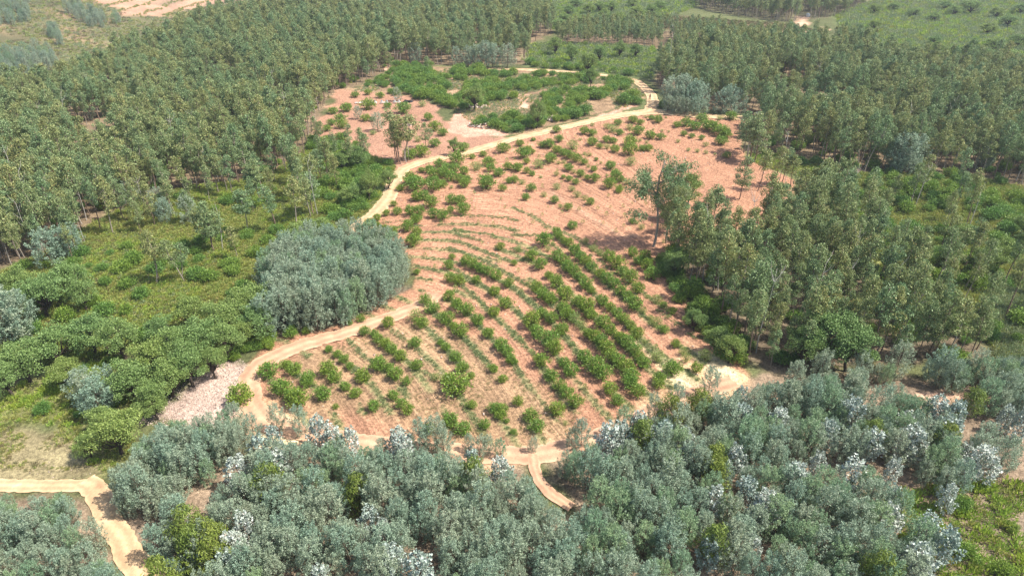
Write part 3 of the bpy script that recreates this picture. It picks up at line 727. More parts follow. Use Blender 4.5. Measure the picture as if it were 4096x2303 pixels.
tag(link('ground', gme), kind='structure')

# ------------------------------------------------------------------ roads and tracks, draped sheets
def resample(p, step):
    p = np.asarray(p); d = np.r_[0, np.cumsum(np.hypot(*np.diff(p, axis=0).T))]
    n = max(8, int(d[-1] / step)); t = np.linspace(0, d[-1], n)
    # smooth corners
    x = np.interp(t, d, p[:, 0]); y = np.interp(t, d, p[:, 1])
    k = np.ones(9) / 9
    xs = np.convolve(np.pad(x, 4, 'edge'), k, 'valid'); ys = np.convolve(np.pad(y, 4, 'edge'), k, 'valid')
    return np.stack([xs, ys], 1)
def road(name, pts, width, mat, lift, seed, taper=True):
    p = resample(pts, 0.5); t = np.gradient(p, axis=0); t /= np.hypot(t[:, 0], t[:, 1])[:, None] + 1e-9
    nrmv = np.stack([-t[:, 1], t[:, 0]], 1); m = 9; r = np.random.default_rng(seed)
    wl = width * (0.42 + 0.16 * vnoise(p[:, 0], p[:, 1], 2.2, seed) + 0.05 * r.uniform(-1, 1, len(p)))
    wr = width * (0.42 + 0.16 * vnoise(p[:, 0], p[:, 1], 2.7, seed + 5) + 0.05 * r.uniform(-1, 1, len(p)))
    vs = []; us = []
    for k in range(m):
        s = k / (m - 1)
        off = (-wl * (1 - s) + wr * s)
        q = p + nrmv * off[:, None]
        z = height(q[:, 0], q[:, 1]) + lift + 0.03 * math.sin(s * math.pi)
        u_ = row_u(q[:, 0], q[:, 1])
        if k in (0, m - 1): z -= 0.05
        vs.append(np.stack([q[:, 0], q[:, 1], z], 1)); us.append(np.full(len(p), s))
    n = len(p); v = np.stack(vs, 1).reshape(-1, 3)
    i2 = np.arange(n * m).reshape(n, m)
    q = np.stack([i2[:-1, :-1], i2[:-1, 1:], i2[1:, 1:], i2[1:, :-1]], -1).reshape(-1, 4)
    me = mesh_from(name, v, q, [mat]); me.polygons.foreach_set('use_smooth', np.ones(len(q), bool))
    uv = me.uv_layers.new(name='across'); uu_ = np.stack(us, 1).reshape(-1)
    li = np.empty(len(me.loops), np.int32); me.loops.foreach_get('vertex_index', li)
    uv.data.foreach_set('uv', np.stack([uu_[li], np.zeros(len(li))], 1).astype(np.float32).ravel())
    tag(link(name, me), kind='structure')
road('dirt_road', ROAD_MAIN, 3.3, M['road'], 0.13, 1)
road('dirt_road', ROAD_EAST, 4.2, M['road'], 0.16, 2)
road('dirt_road', ROAD_NORTH, 3.6, M['road'], 0.19, 3)
road('farm_track', TRACK_LOW, 3.0, M['track'], 0.13, 4)
road('footpath', PATH_DOWN, 1.4, M['track'], 0.16, 5)
road('dirt_road', ROAD_LEFT, 1.8, M['road'], 0.13, 6)
road('dirt_road', PATH_LEFT, 2.4, M['road'], 0.16, 7)
ROADS = [ROAD_MAIN, ROAD_EAST, ROAD_NORTH, TRACK_LOW, PATH_DOWN, ROAD_LEFT, PATH_LEFT]
def road_d(x, y):
    d = np.full(np.shape(x), 1e9)
    for r in ROADS: d = np.minimum(d, line_d(r, x, y))
    return d

# ------------------------------------------------------------------ labels that place a plant by what stands near it
LAND = [('the blue-grey grove', 850, 720), ('the pale rubble heap', 480, 990), ('the road junction', 1640, 285), ('the white beehives', 980, 258), ('the tall open-crowned gum', 1640, 480),
        ('the broad pale oak', 2080, 870), ('the bright green hollow', 2300, 560), ('the lone blue-grey clump', 2265, 390), ('the small heath glade', 540, 215), ('the cluster of roadside gums', 1000, 350),
        ('the grassy inlet', 1980, 415), ('the fork of the footpath', 1340, 1150), ('the sandy left-hand lane', 245, 1240), ('the upper left edge', 60, 300), ('the left-hand heath', 330, 640),
        ('the upper right edge', 2500, 250), ('the lower right edge', 2480, 1330), ('the lower left edge', 60, 1380), ('the foot of the field', 1000, 1130), ('the sandy lower corner', 1840, 950),
        ('the pale shrubs at the right edge', 2520, 800), ('the bright green lower corner', 2400, 1250), ('the middle of the lower edge', 1290, 1400), ('the two yellow-green gums', 500, 1390),
        ('the leaning oak on the knoll', 1200, 240), ('the roadside oak', 1360, 280), ('the brown heath rise', 1800, 80), ('the tall white snag', 1680, 100), ('the two pale-stemmed gums', 430, 680),
        ('the path end by the forest', 985, 165), ('the lone bush on the sand', 610, 1000), ('the dark dappled shade', 1540, 605)]
def where(px, py):
    vx, vy = px / K, py / K
    b = min(LAND, key=lambda l: (l[1] - vx) ** 2 + 1.6 * (l[2] - vy) ** 2)
    dx, dy = vx - b[1], (vy - b[2]) * 1.2
    if math.hypot(dx, dy) < 45: return 'close by ' + b[0]
    if abs(dx) > abs(dy): return ('right of ' if dx > 0 else 'left of ') + b[0]
    return ('in front of ' if dy > 0 else 'behind ') + b[0]
ORD = ['', 'second', 'third', 'fourth', 'fifth', 'sixth', 'seventh', 'eighth', 'ninth', 'tenth', 'eleventh', 'twelfth', 'thirteenth', 'fourteenth', 'fifteenth', 'sixteenth', 'seventeenth',
       'eighteenth', 'nineteenth', 'twentieth']
def ordn(i):
    if i < 20: return 'leftmost' if i == 0 else ORD[i] + ' from left'
    t = ['', '', 'twenty', 'thirty', 'forty', 'fifty', 'sixty', 'seventy'][(i + 1) // 10]
    u = (i + 1) % 10
    return (t + '-' + ['', 'first', 'second', 'third', 'fourth', 'fifth', 'sixth', 'seventh', 'eighth', 'ninth'][u] if u else t[:-1] + 'ieth') + ' from left'
POOL = []                      # (object, look, category, group, px)
def pool(o, look, cat, group, near=None):
    x, y, z = o.location
    px, py, f = proj(x, y, z + 1.5)
    POOL.append((o, look, cat, group, px, near or where(px, py)))
def write_labels():
    d = {}
    for it in POOL: d.setdefault((it[1], it[5]), []).append(it)
    for (look, near), L in d.items():
        L.sort(key=lambda i: i[4])
        for i, it in enumerate(L):
            lab = '%s %s' % (look, near)
            if len(L) > 1: lab += ', ' + ordn(i)
            while len(lab.split()) > 16 and ' the ' in lab: lab = lab.replace(' the ', ' ', 1)
            tag(it[0], lab, it[2], it[3])

# ------------------------------------------------------------------ plant kinds
R_ = np.random.default_rng(7)
EV = variants(euc, [11, 12, 13, 14], M['bark_pale'], M['euc'], 'gum') + variants(euc, [15, 16, 17], M['bark_brown'], M['euc'], 'gum', H=12.0, R=1.15, base=0.5, n_cl=30) \
    + variants(euc, [18, 19], M['bark_brown'], M['euc'], 'gum', H=10.5, R=1.5, base=0.30, n_cl=44)
EB = variants(euc_big, [21, 22], M['bark_pale'], M['euc'], 'tall_gum')
WV = variants(wattle, [31, 32, 33, 34, 35], M['stem'], M['wattle'], 'wattle') + variants(wattle, [36, 37], M['stem'], M['wattle_green'], 'wattle')
GV = variants(wattle, [41, 42, 43], M['bark_pale'], M['gum_silver'], 'silver_gum', H=4.4, R=1.05, n_pl=34, per=46, leaf=(0.24, 0.17))
YV = variants(euc, [44, 45], M['bark_brown'], M['euc_young'], 'young_gum', H=5.2, R=1.35, base=0.10, n_cl=44, per=60, leaf=(0.34, 0.08))
OV = variants(oak, [51, 52, 53, 54], M['bark_dark'], M['oak'], 'oak')
BV = variants(bush, [61, 62, 63, 64, 65], M['stem'], M['bush'], 'bush', tufts=40, per=30, leaf=(0.17, 0.085))
PV = variants(bush, [66, 67], M['stem'], M['bush_pale'], 'pale_bush', tufts=26, per=22, leaf=(0.16, 0.075), loose=1.3)
SV = variants(bush, [71, 72, 73, 74], M['stem'], M['shrub'], 'shrub', H=1.15, tufts=60, per=30, leaf=(0.15, 0.08))
AV = variants(sapling, [81, 82, 83], M['stem'], M['bush_pale'], 'sapling')
def one_mesh(var, t, c, nm): return joined(var, M[t], M[c], nm)
TUFT = {k: [tuft(s, *a).mesh('tuft', [M[k]]) for s in ss] for k, ss, a in
        [('heath', (91, 92, 93), (0.5, 0.5, 80, (0.20, 0.07))), ('heath_grey', (94, 95), (0.6, 0.6, 110, (0.20, 0.06))), ('heath_brown', (96, 97), (0.5, 0.4, 70, (0.18, 0.07))),
         ('weed', (98, 99, 100), (0.42, 0.30, 60, (0.13, 0.07))), ('grass', (101, 102), (0.4, 0.22, 60, (0.20, 0.035))), ('fern', (103, 104), (0.6, 0.5, 90, (0.26, 0.09)))]}

# ------------------------------------------------------------------ the orchard bushes, read one by one off the photograph: centre x, foot y, width
TC = [(1040,115,50),(985,188,55),(1070,180,70),(915,225,60),(1215,75,80),(1270,70,80),(1325,125,95),(1475,100,80),(1545,98,80),(1470,160,55),(1565,180,95),(1165,185,80),(1235,185,80),(1210,245,80),
(1340,205,80),(1410,220,85),(860,270,70),(920,285,55),(975,305,55),(1030,350,85),(1145,310,90),(1215,335,70),(1190,420,105),(1480,515,50),(1455,590,70),(1845,445,60),(1585,560,80),(1640,590,80),
(1690,615,80),(1740,635,80),(1810,670,90),(1465,690,80),(1535,715,85),(1665,700,65),(1905,725,75),(1800,795,80),(1885,885,95),(1460,830,90),(1520,900,90),(1590,945,105),
(1280,865,85),(1335,925,100),(1255,1035,95),(1440,1010,110),(1495,1045,60),(1545,1105,110),(1675,1020,90),(1795,950,85),(1755,1110,85),(1000,1035,90),(825,1085,75),(895,1100,60),
(930,1150,80),(985,1190,85),(1030,1230,85),(1095,1285,90),(1205,1180,90),(1395,1165,50),(1435,1210,70),(1850,1200,100),(1890,1250,100),(1925,1310,80),(1510,1290,90),(1560,1365,85),(1790,1370,70),
(1625,1415,55),(1215,1355,85),(935,1360,125),(1005,1365,70),(555,1215,55),(620,1255,65),(670,1300,70),(715,1345,60),(235,1335,70),(300,1395,110),(555,1400,120),(600,1445,100),(815,1450,110),
(110,1420,140),(400,1448,100),(1060,1435,110),(1140,1465,70),(1450,1455,90),(1860,1448,70),(385,1080,60),(270,1110,95),(795,990,60),(710,1010,45),(50,1170,100),(105,1195,70),(1215,630,50)]
TCP = [(1210,990,100),(1360,1430,60),(240,1330,50)]
TD = [(105,70,60),(320,90,60),(420,145,60),(590,105,60),(455,290,75),(805,15,50),(905,245,50),(240,420,110),(335,330,65),(355,365,60),(390,390,50),(425,420,70),(475,490,90),
(145,530,90),(210,595,95),(15,560,45),(515,530,80),(560,560,80),(600,600,80),(335,530,85),(385,560,90),(420,610,90),(465,640,90),(510,680,80),(555,740,100),(600,775,60),(730,530,90),
(790,590,110),(835,640,80),(890,700,105),(945,775,90),(905,500,80),(1000,540,90),(950,555,70),(1015,600,90),(1050,670,110),(665,660,80),(715,700,90),(770,740,90),(820,790,80),(870,830,80),(915,905,120),
(275,660,60),(330,730,100),(395,830,110),(185,770,90),(235,820,100),(290,860,90),(680,870,90),(740,905,70),(385,930,90),(415,975,100),(500,870,90),(560,930,120),(590,970,90),(790,950,80),(835,1000,90),
(890,1045,80),(1140,880,55),(1205,930,60),(1330,1015,90),(1140,1075,75),(940,1115,90),(680,1040,110),(740,1090,90),(800,1110,60),(230,960,80),(300,1000,90),(375,1090,95),(150,1040,130),(190,1110,110),
(280,1180,140),(320,1240,110),(570,1110,80),(620,1140,100),(670,1180,100),(710,1240,110),(750,1290,100),(800,1330,110),(860,1380,110),(890,1448,120),(820,1150,90),(860,1190,110),(920,1240,100),
(960,1290,80),(985,1340,100),(1230,1180,65),(1200,1400,120),(1385,1375,85),(1105,1448,90),(545,1300,110),(620,1380,130),(680,1430,130),(220,1330,110),(20,1310,50),(390,1330,80),(440,1400,110),(295,1440,100)]
TDP = [(240,45,50),(365,125,40),(490,50,60),(545,70,50),(940,250,40),(975,290,50),(270,455,50),(50,460,60),(555,395,50),(615,455,60),(660,485,50),(625,620,50),(1020,810,40),(1085,850,80),(1080,1030,90),
(985,930,60),(475,1005,90),(520,1045,80),(1290,1240,70),(1310,1290,70),(1090,1290,95),(1450,1285,95),(1395,1055,40),(1040,975,50),(115,700,30),(1000,1150,40)]
TB = [(1865,1160,95),(1715,1185,55),(1630,1205,50),(1755,1260,90),(1520,1250,110),(1385,1270,80),(1250,1305,50),(1310,1315,70),(1440,1300,80),(1500,1310,80),(1570,1325,70),(1420,1350,90),(1350,1355,90),
(1470,1375,90),(1540,1380,70),(1595,1380,60),(1170,1400,105),(1275,1400,50),(1410,1425,70),(1345,1448,120),(1200,1450,130),(1090,1448,60),(1770,1300,70),(1830,1340,80),(1900,1290,70),(1910,1390,60),
(1740,1440,120),(1575,1420,80),(1860,1448,60),(1560,1150,90),(685,850,90),(585,865,70),(850,835,100),(995,820,60),(1115,865,105),(830,920,70),(880,920,45),(540,995,65),(650,975,85),(570,950,60),
(640,920,80),(1300,915,70),(1265,755,110),(1350,995,90),(1410,1030,70),(1350,1115,80),(1250,1190,110),(1160,1210,100),(750,740,60),(845,720,50),(1045,725,40),(940,745,60)]
TBP = [(1660,1295,90),(1475,1425,30),(675,1005,25),(715,1005,28),(1195,940,35),(885,1020,50),(1225,1075,60),(980,835,20),(1255,810,60)]
TE = [(1050,910,50),(1100,935,70),(1245,965,60),(1310,960,80),(1370,990,90),(1430,930,80),(1470,990,100),(1520,1010,100),(1580,1040,110),(1610,1045,80),(1575,1100,90),(1650,910,80),(910,935,70),
(965,945,55),(945,1025,90),(800,950,60),(810,1025,60),(335,1005,60),(545,1020,70),(600,1030,70),(355,1075,60),(160,1070,35),(605,1105,80),(660,1125,50),(710,1080,60),(760,1085,60),(775,1155,70),
(885,1180,110),(890,1110,100),(1040,1055,80),(1120,1060,65),(985,1145,60),(1030,1145,60),(1295,1030,50),(1355,1045,45),(1425,1060,45),(740,1285,75),(230,1120,60),(280,1125,80),(340,1160,70),(390,1180,70),
(430,1205,75),(485,1230,75),(540,1250,60),(125,1145,50),(60,1110,60),(155,1165,40),(85,1205,100),(110,1240,50),(290,1235,90),(425,1295,70),(615,1300,50),(515,1340,60),(430,1370,50),(480,1395,55),
(385,1350,35),(565,1360,45),(620,1380,70),(40,1300,80),(110,1310,50),(150,1335,50),(20,1385,60),(145,1448,70),(780,1370,90),(825,1380,50),(735,1430,90),(810,1448,60),(1615,1195,60),(635,1215,30)]
TEP = [(455,1140,90),(200,1280,90),(895,1255,80),(885,985,60),(720,980,60),(760,1005,80),(715,1130,50),(605,955,35),(515,1065,30),(350,1245,35),(335,1330,40),(390,1240,40),(585,1180,35),(545,1175,30),
(670,1240,25),(575,1270,30),(465,1310,40),(215,1350,30),(75,1400,50),(335,1440,60),(450,1448,50),(865,1400,60),(1250,1080,35),(965,1070,30),(1015,1085,30),(1460,1110,45),(1330,1145,35),(1395,1155,40),
(1460,1165,35),(1530,1170,20),(1565,910,50),(1405,905,40),(1010,895,30),(1160,895,20),(715,1335,25),(1130,995,25),(1065,985,20),(1180,1000,20)]
TF = [(205,105,140),(285,150,110),(330,195,150),(400,35,90),(515,140,115),(680,60,80),(755,115,90),(895,215,90),(1040,130,85),(1095,190,80),(1150,240,90),(1520,105,190),(1630,195,75),
(1800,230,90),(1860,240,90),(1850,280,80),(1475,350,120),(1570,400,110),(1310,385,90),(1730,350,80),(605,195,45),(1895,300,40)]
TG = [(45,175,75),(360,60,90),(410,115,100),(480,190,110),(735,90,110),(790,175,90),(885,50,110),(945,110,110),(1100,45,90),(340,250,120),(145,300,110),(190,375,105),(10,385,50)]
TGP = [(400,315,40),(675 - 640, 390, 30)]
LONE = [(970, 1632, 96)]
def tl(ox, oy, L, s=1.8857): return [(ox + a / s, oy + b / s, w / s) for a, b, w in L]
BUSH = tl(1024, 768, TC) + tl(2048, 768, TD) + tl(1024, 0, TB) + tl(2048, 0, TE) + tl(1024, 1536, TF, 1.888) + tl(2048, 1536, TG, 1.888) + LONE
PALE = tl(1024, 768, TCP) + tl(2048, 768, TDP) + tl(1024, 0, TBP) + tl(2048, 0, TEP) + tl(2048, 1536, TGP, 1.888)
rb = random.Random(3)
def put_bush(px, py, w, vs, name, look):
    x, y, t = ground(px, py); x = float(x); y = float(y); t = float(t)
    R = w * t / FPX / 2 * 1.17
    x += x / y * R * 0.55; y += R * 0.55
    if len(vs[0]) > 2 and isinstance(vs[0][0], bpy.types.Mesh): pass
    v = rb.choice(vs)
    hz = rb.uniform(0.86, 1.05) * (1.0 - 0.22 * min(1.0, max(0.0, (t - 130) / 60.0)))
    o = place(name, v, x, y, R, rb.uniform(0, 6.28), R * hz, parts=('stem', 'foliage'))
    return o, R, x, y
bl = []
for i, (px, py, w) in enumerate(BUSH):
    o, R, x, y = put_bush(px, py, w, BV, 'orchard_bush', '')
    bl.append((o, R, x, y, px, py, False))
for i, (px, py, w) in enumerate(PALE):
    o, R, x, y = put_bush(px, py, w, PV, 'pale_bush', '')
    bl.append((o, R, x, y, px, py, True))
# bushes are told apart by size and by their place in their planting row
rows = {}
for b in bl:
    u = float(row_u(np.array(b[2]), np.array(b[3])))
    infield = bool(inside(SOIL, np.array(b[2]), np.array(b[3])))
    b_r = int(round(u)) if (infield and u < 19.5) else None
    size = 'small' if b[1] < 0.75 else ('large' if b[1] > 1.45 else 'mid-sized')
    look = ('%s sparse pale bush' if b[6] else '%s dense green bush') % size
    grp = 'strawberry bushes planted on the red field'
    if b_r is None:
        pool(b[0], look, 'bush', grp)
    else:
        rows.setdefault(b_r, []).append((b, look, grp))
for r, L in rows.items():
    L.sort(key=lambda t: t[0][4])
    rn = 'outermost' if r <= 0 else (ORD[r] if r < 20 else 'twenty-first')
    cnt = {}
    for b, look, grp in L: cnt[look] = cnt.get(look, 0) + 1
    seen = {}
    for b, look, grp in L:
        k = seen.get(look, 0); seen[look] = k + 1
        pos = ordn(k) if cnt[look] > 1 else 'only such one'
        tag(b[0], '%s in the %s row from near left corner, %s' % (look, rn, pos), 'bush', grp)

# ------------------------------------------------------------------ saplings on the planting lines of the upper and middle field
def on_lines(poly, rng, n, lo, hi, tol=0.05):
    x0, y0 = poly.min(0); x1, y1 = poly.max(0)
    x = rng.uniform(x0, x1, n); y = rng.uniform(y0, y1, n)
    m = inside(poly, x, y); x = x[m]; y = y[m]; u = row_u(x, y)
    m = (np.abs(u - np.round(u)) < tol) & (u > lo) & (u < hi)
    return x[m], y[m], u[m]
bx = np.array([b[2] for b in bl]); by = np.array([b[3] for b in bl])
sx, sy, su = on_lines(SOIL, R_, 9000, 9.5, 27, 0.06)
kept = []
for x, y in zip(sx, sy):
    if len(kept) >= 200: break
    if road_d(np.array(x), np.array(y)) < 3: continue
    if np.min(np.hypot(bx - x, by - y)) < 1.7: continue
    if kept and min(math.hypot(a - x, b - y) for a, b in kept) < 2.0: continue
    kept.append((x, y))
for x, y in kept:
    s = R_.uniform(0.55, 1.15)
    o = place('sapling', AV[R_.integers(0, 3)], x, y, s * 1.1, R_.uniform(0, 6.28), parts=('stem', 'foliage'))
    pool(o, 'thin young sapling' if s < 0.85 else 'leafy knee-high sapling', 'sapling', 'saplings on the planting lines')

# ------------------------------------------------------------------ weeds, grass, rubble
x, y, u = on_lines(SOIL, R_, 85000, -0.5, 17.4, 0.15)
wx_ = []; wy_ = []
for val, pl in ROWS:
    if val in (0, 2, 20.5, 25): continue
    q = resample(pl, 0.17 if 7 < val < 17 else 0.26)
    wx_ += list(q[:, 0] + R_.normal(size=len(q)) * 0.24); wy_ += list(q[:, 1] + R_.normal(size=len(q)) * 0.24)
wx_ = np.array(wx_); wy_ = np.array(wy_); k_ = (vnoise(wx_, wy_, 7, 24) > 0.2) & (road_d(wx_, wy_) > 1.8); wx_ = wx_[k_]; wy_ = wy_[k_]
m = (vnoise(x, y, 5, 21) > 0.30 + 0.14 * (u < 9)) & (vnoise(x, y, 2, 22) > 0.22) & (road_d(x, y) > 2)
scatter('weeds', TUFT['weed'], np.r_[x[m], wx_], np.r_[y[m], wy_], np.r_[R_.uniform(0.45, 1.0, m.sum()), R_.uniform(0.5, 1.15, len(wx_))], 'low green weeds with pale yellow flowers along the planting lines', 'weeds', R_, dz=0.08)
x, y = fill(GRASSY, 0.75, R_, keep=lambda x, y: (vnoise(x, y, 4, 31) > 0.5) & (road_d(x, y) > 2.2))
scatter('dry_grass', TUFT['grass'], x, y, R_.uniform(0.4, 0.9, len(x)), 'mown straw-coloured grass between the lower planting rows', 'grass', R_, dz=0.03)
rocks = [rock(s).mesh('stone', [M['stone']]) for s in (1, 2, 3, 4)]
x, y = fill(RUBBLE, 0.22, R_); m = sdist(RUBBLE, x, y) > 0.1; x, y = x[m], y[m]
x2, y2 = fill(DRY, 0.8, R_, keep=lambda x, y: vnoise(x, y, 3, 33) > 0.45)
scatter('rubble', rocks, np.r_[x, x2], np.r_[y, y2], R_.uniform(0.02, 0.15, len(x) + len(x2)) ** 1.25, 'heap of pale pinkish broken stone beside the lower track', 'rubble', R_, dz=0.04, rot3=R_.uniform(0, 3, (len(x) + len(x2), 2)))
x, y = fill(SOIL, 2.3, R_, keep=lambda x, y: vnoise(x, y, 3, 35) > 0.6)
scatter('field_stones', rocks, x, y, R_.uniform(0.05, 0.16, len(x)), 'pale stones lying loose on the red earth', 'stones', R_, dz=0.08, rot3=R_.uniform(0, 3, (len(x), 2)))

# ------------------------------------------------------------------ scrub and heath masses
def mass(name, poly, sp, kinds, smin, smax, label, cat, nz=None, rd_=2.2, dens=1.0):
    k = (lambda x, y: (vnoise(x, y, nz[0], nz[2]) > nz[1]) & (road_d(x, y) > rd_)) if nz else (lambda x, y: road_d(x, y) > rd_)
    x, y = fill(poly, sp, R_, keep=k)
    s = R_.uniform(smin, smax, len(x))
    return scatter(name, kinds, x, y, s, label, cat, R_)
mass('heath_scrub', SCRUB_LEFT, 0.62, TUFT['heath'], 0.7, 1.4, 'low olive-brown heath covering the open ground left of the grove', 'scrub')
mass('fern_patch', SCRUB_LEFT, 0.9, TUFT['fern'] + TUFT['heath_grey'][:1], 0.7, 1.3, 'brighter green patches of fern in the left-hand heath', 'bracken', (6, 0.56, 40))
mass('brown_heath', SCRUB_LEFT, 0.9, TUFT['heath_brown'], 0.7, 1.3, 'brown patches of dry heath left of the grove', 'scrub', (7, 0.60, 39))
mass('heath_scrub', SCRUB_LOW, 0.75, TUFT['heath'] + TUFT['fern'][:1], 0.6, 1.2, 'low yellowish heath and fern below the cork oaks', 'scrub', (4, 0.3, 41))
mass('heath_scrub', SCRUB_RIGHT, 0.85, TUFT['heath'], 0.8, 1.7, 'green-brown heath in the hollow along the right edge', 'scrub')
GREY_R = V((2480, 720), (2570, 700), (2680, 720), (2680, 990), (2590, 960), (2500, 900))
mass('grey_heath', GREY_R, 0.8, TUFT['heath_grey'], 1.2, 2.2, 'pale grey-green feathery shrubs along the right edge', 'scrub')
mass('grass_patch', DRY, 0.5, TUFT['grass'] + TUFT['heath'][:2] + TUFT['heath_brown'][:1], 0.4, 0.95, 'dry yellow grass on the stony ground above the left lane', 'grass', (2.5, 0.34, 43))
mass('heath_scrub', GLADE, 0.9, TUFT['fern'] + TUFT['heath'], 0.8, 1.5, 'bright green grass and fern in the inlet beside the field', 'scrub')
mass('heath_scrub', GLADE_LEFT, 1.0, TUFT['heath_brown'] + TUFT['heath'], 0.8, 1.4, 'brownish heath in the small glade among the left-hand gums', 'scrub')
mass('heath_scrub', MID_SCRUB, 1.4, TUFT['heath_grey'] + TUFT['fern'][:1], 1.8, 3.2, 'green-grey scrub behind the upper road', 'scrub')
mass('meadow_scrub', BACK_SCRUB, 2.4, TUFT['heath_grey'] + TUFT['fern'][:1], 2.2, 4.0, 'green scrub on the far slope at the top edge', 'scrub')
mass('brown_heath', HEATH, 1.6, TUFT['heath_brown'], 1.3, 2.4, 'brown heath on the far rise beyond the gum belt', 'scrub', (3, 0.25, 45))
mass('meadow_scrub', MEADOW, 2.2, TUFT['heath_grey'] + TUFT['fern'][:1] + TUFT['heath'][:1], 2.2, 4.2, 'even green scrub covering the far slope at upper right', 'scrub')
mass('grey_heath', KNOLL, 1.1, TUFT['heath_grey'] + TUFT['heath'][:1], 0.6, 1.4, 'grey-green low scrub between the shrubs of the knoll', 'scrub', (7, 0.40, 47))
mass('fern_patch', BRIGHT_RIGHT, 1.05, TUFT['fern'] + TUFT['heath'][:1], 0.9, 2.2, 'bright yellow-green bracken in the lower right corner', 'bracken', (4, 0.36, 49))
FERN_L = V((20, 990), (110, 950), (230, 915), (300, 925), (250, 960), (110, 1000), (40, 1040))
mass('fern_patch', FERN_L, 0.7, TUFT['fern'], 0.8, 1.5, 'bright green bracken below the cork oaks at the left', 'bracken', (4, 0.3, 50))
# undergrowth glimpsed under the gums and the far hillside cover
SM = [one_mesh(v, 'stem', 'shrub', 'shrub_whole') for v in SV]
x, y = fill(EUC_LEFT, 5.5, R_, keep=lambda x, y: (vnoise(x, y, 16, 51) > 0.52) & (y < 330))
x1, y1 = fill(EUC_RIGHT, 5.0, R_, keep=lambda x, y: vnoise(x, y, 16, 52) > 0.5)
x2, y2 = fill(EUC_FRONT, 3.2, R_, keep=lambda x, y: vnoise(x, y, 9, 53) > 0.4)
X_, Y_ = np.r_[x, x1, x2], np.r_[y, y1, y2]
scatter('undergrowth', SM + TUFT['heath'][:2], X_, Y_, R_.uniform(0.8, 1.9, len(X_)), 'green undergrowth glimpsed between the gum trunks', 'undergrowth', R_)
hx, hy = fill(np.array([(-650, 300), (-120, 330), (-120, 900), (-650, 900)]), 3.0, R_, keep=lambda x, y: (ridge_d(x, y) > 35) & ~inside(TERR, x, y) & (vnoise(x, y, 12, 55) > 0.25) & (np.abs(x / y + 0.42) < 0.45))
scatter('hillside_heath', TUFT['heath'] + TUFT['heath_brown'] + TUFT['heath_grey'][:1], hx, hy, R_.uniform(2.2, 4.6, len(hx)), 'dull green heath covering the far hillside at upper left', 'scrub', R_, sz=R_.uniform(1.6, 3.4, len(hx)))
hx, hy = fill(TERR, 2.6, R_, keep=lambda x, y: ((height(x, y) / 3.2 + 0.5 * (vnoise(x, y, 30, 5) - .5)) % 1.0) < 0.26)
scatter('terrace_shrubs', TUFT['heath'], hx, hy, R_.uniform(1.8, 3.4, len(hx)), 'lines of dark shrubs along the far orange terraces', 'shrubs', R_)

# ------------------------------------------------------------------ gum trees: the 300 that show largest stand as objects, the far wood is one mass
def at_crown(vx, vy, zc):
    """foot of a plant whose crown centre, zc above ground, is seen at this point (2575 px coordinates)"""
    dx, dy, dz = ray(vx * K, vy * K); t = 20.0
    for i in range(4000):
        if CAM_H + dz * t < height(dx * t, dy * t) + zc: break
        t *= 1.002
    return float(dx * t), float(dy * t), float(t)
single = []          # (x, y) of trees placed by hand, keep the random ones off them
MID = [(393, 713, 9.5), (400, 705, 8.5), (465, 709, 8.0), (458, 700, 7.0), (540, 633, 10.5), (532, 630, 9), (597, 649, 6.5), (510, 616, 8.5), (620, 583, 9.5), (694, 579, 9), (745, 563, 9.5), (789, 539, 9.5), (782, 545, 8.5),
       (430, 546, 8), (1000, 408, 12.5), (1008, 412, 11.5), (1014, 406, 12), (995, 400, 10), (1190 / 1.0, 0, 0), (820, 452, 9.5), (812, 458, 8.5), (905, 425, 8.5), (880, 430, 8), (770, 480, 8.5), (1885, 402, 12), (1878, 395, 11), (1895, 408, 10.5), (1870, 385, 11.5), (720, 430, 9.5), (640, 510, 8.5), (655, 508, 9.5), (570, 480, 9), (1072, 372, 7.0), (1078, 190, 6.5),
       (1965, 462, 8.5), (1990, 470, 8), (1905, 480, 9.5), (1945, 470, 9), (1860, 500, 10)]
gums = []
for vx, vy, H in MID:
    if H <= 0: continue
    p = V((vx, vy))[0]; gums.append((p[0], p[1], H / 11.5, 1)); single.append(p)
def wood(poly, sp, smin, smax, keep=None):
    x, y = fill(poly, sp, R_, keep=keep)
    m = road_d(x, y) > 3.2; x, y = x[m], y[m]
    s = R_.uniform(smin, smax, len(x)) * (0.86 + 0.3 * vnoise(x, y, 13, 91)); z = height(x, y)
    qx, q1, qf = proj(x, y, z + 12 * s); _, q0, _ = proj(x, y, z)
    m = np.ones(len(x), bool)
    for px_, py_, rr in ((3030, 452, 20), (3228, 62, 20), (2668, 150, 14), (2599, 392, 60)):
        m &= ~((np.abs(qx - px_) < rr + 2200 / qf) & (q1 < py_ + 10) & (q0 > py_ - 10))
    for a, b, c in zip(x[m], y[m], s[m]): gums.append((a, b, c, 0))
nk = lambda s, th, sd: (lambda x, y: vnoise(x, y, s, sd) > th)
NEARL = lambda x, y: (y < 260) & (vnoise(x, y, 11, 61) > 0.17) & ~inside(GLADE_LEFT, x, y)
FARL = lambda x, y: (y >= 260) & (ridge_d(x, y) < 30) & (vnoise(x, y, 16, 62) > 0.12) & ~inside(GLADE_LEFT, x, y) & (vnoise(x, y, 1, 5) > 0)
wood(EUC_LEFT, 2.95, 0.62, 1.12, NEARL)
wood(SCRUB_LEFT, 5.6, 0.6, 0.95, lambda x, y: (vnoise(x, y, 10, 66) > 0.42) & (line_d(EUC_LEFT, x, y, True) < 20) & (y > 108))
wood(SCRUB_RIGHT, 5.5, 0.6, 1.0, lambda x, y: vnoise(x, y, 10, 67) > 0.5)
wood(EUC_LEFT, 3.5, 0.7, 1.25, FARL)
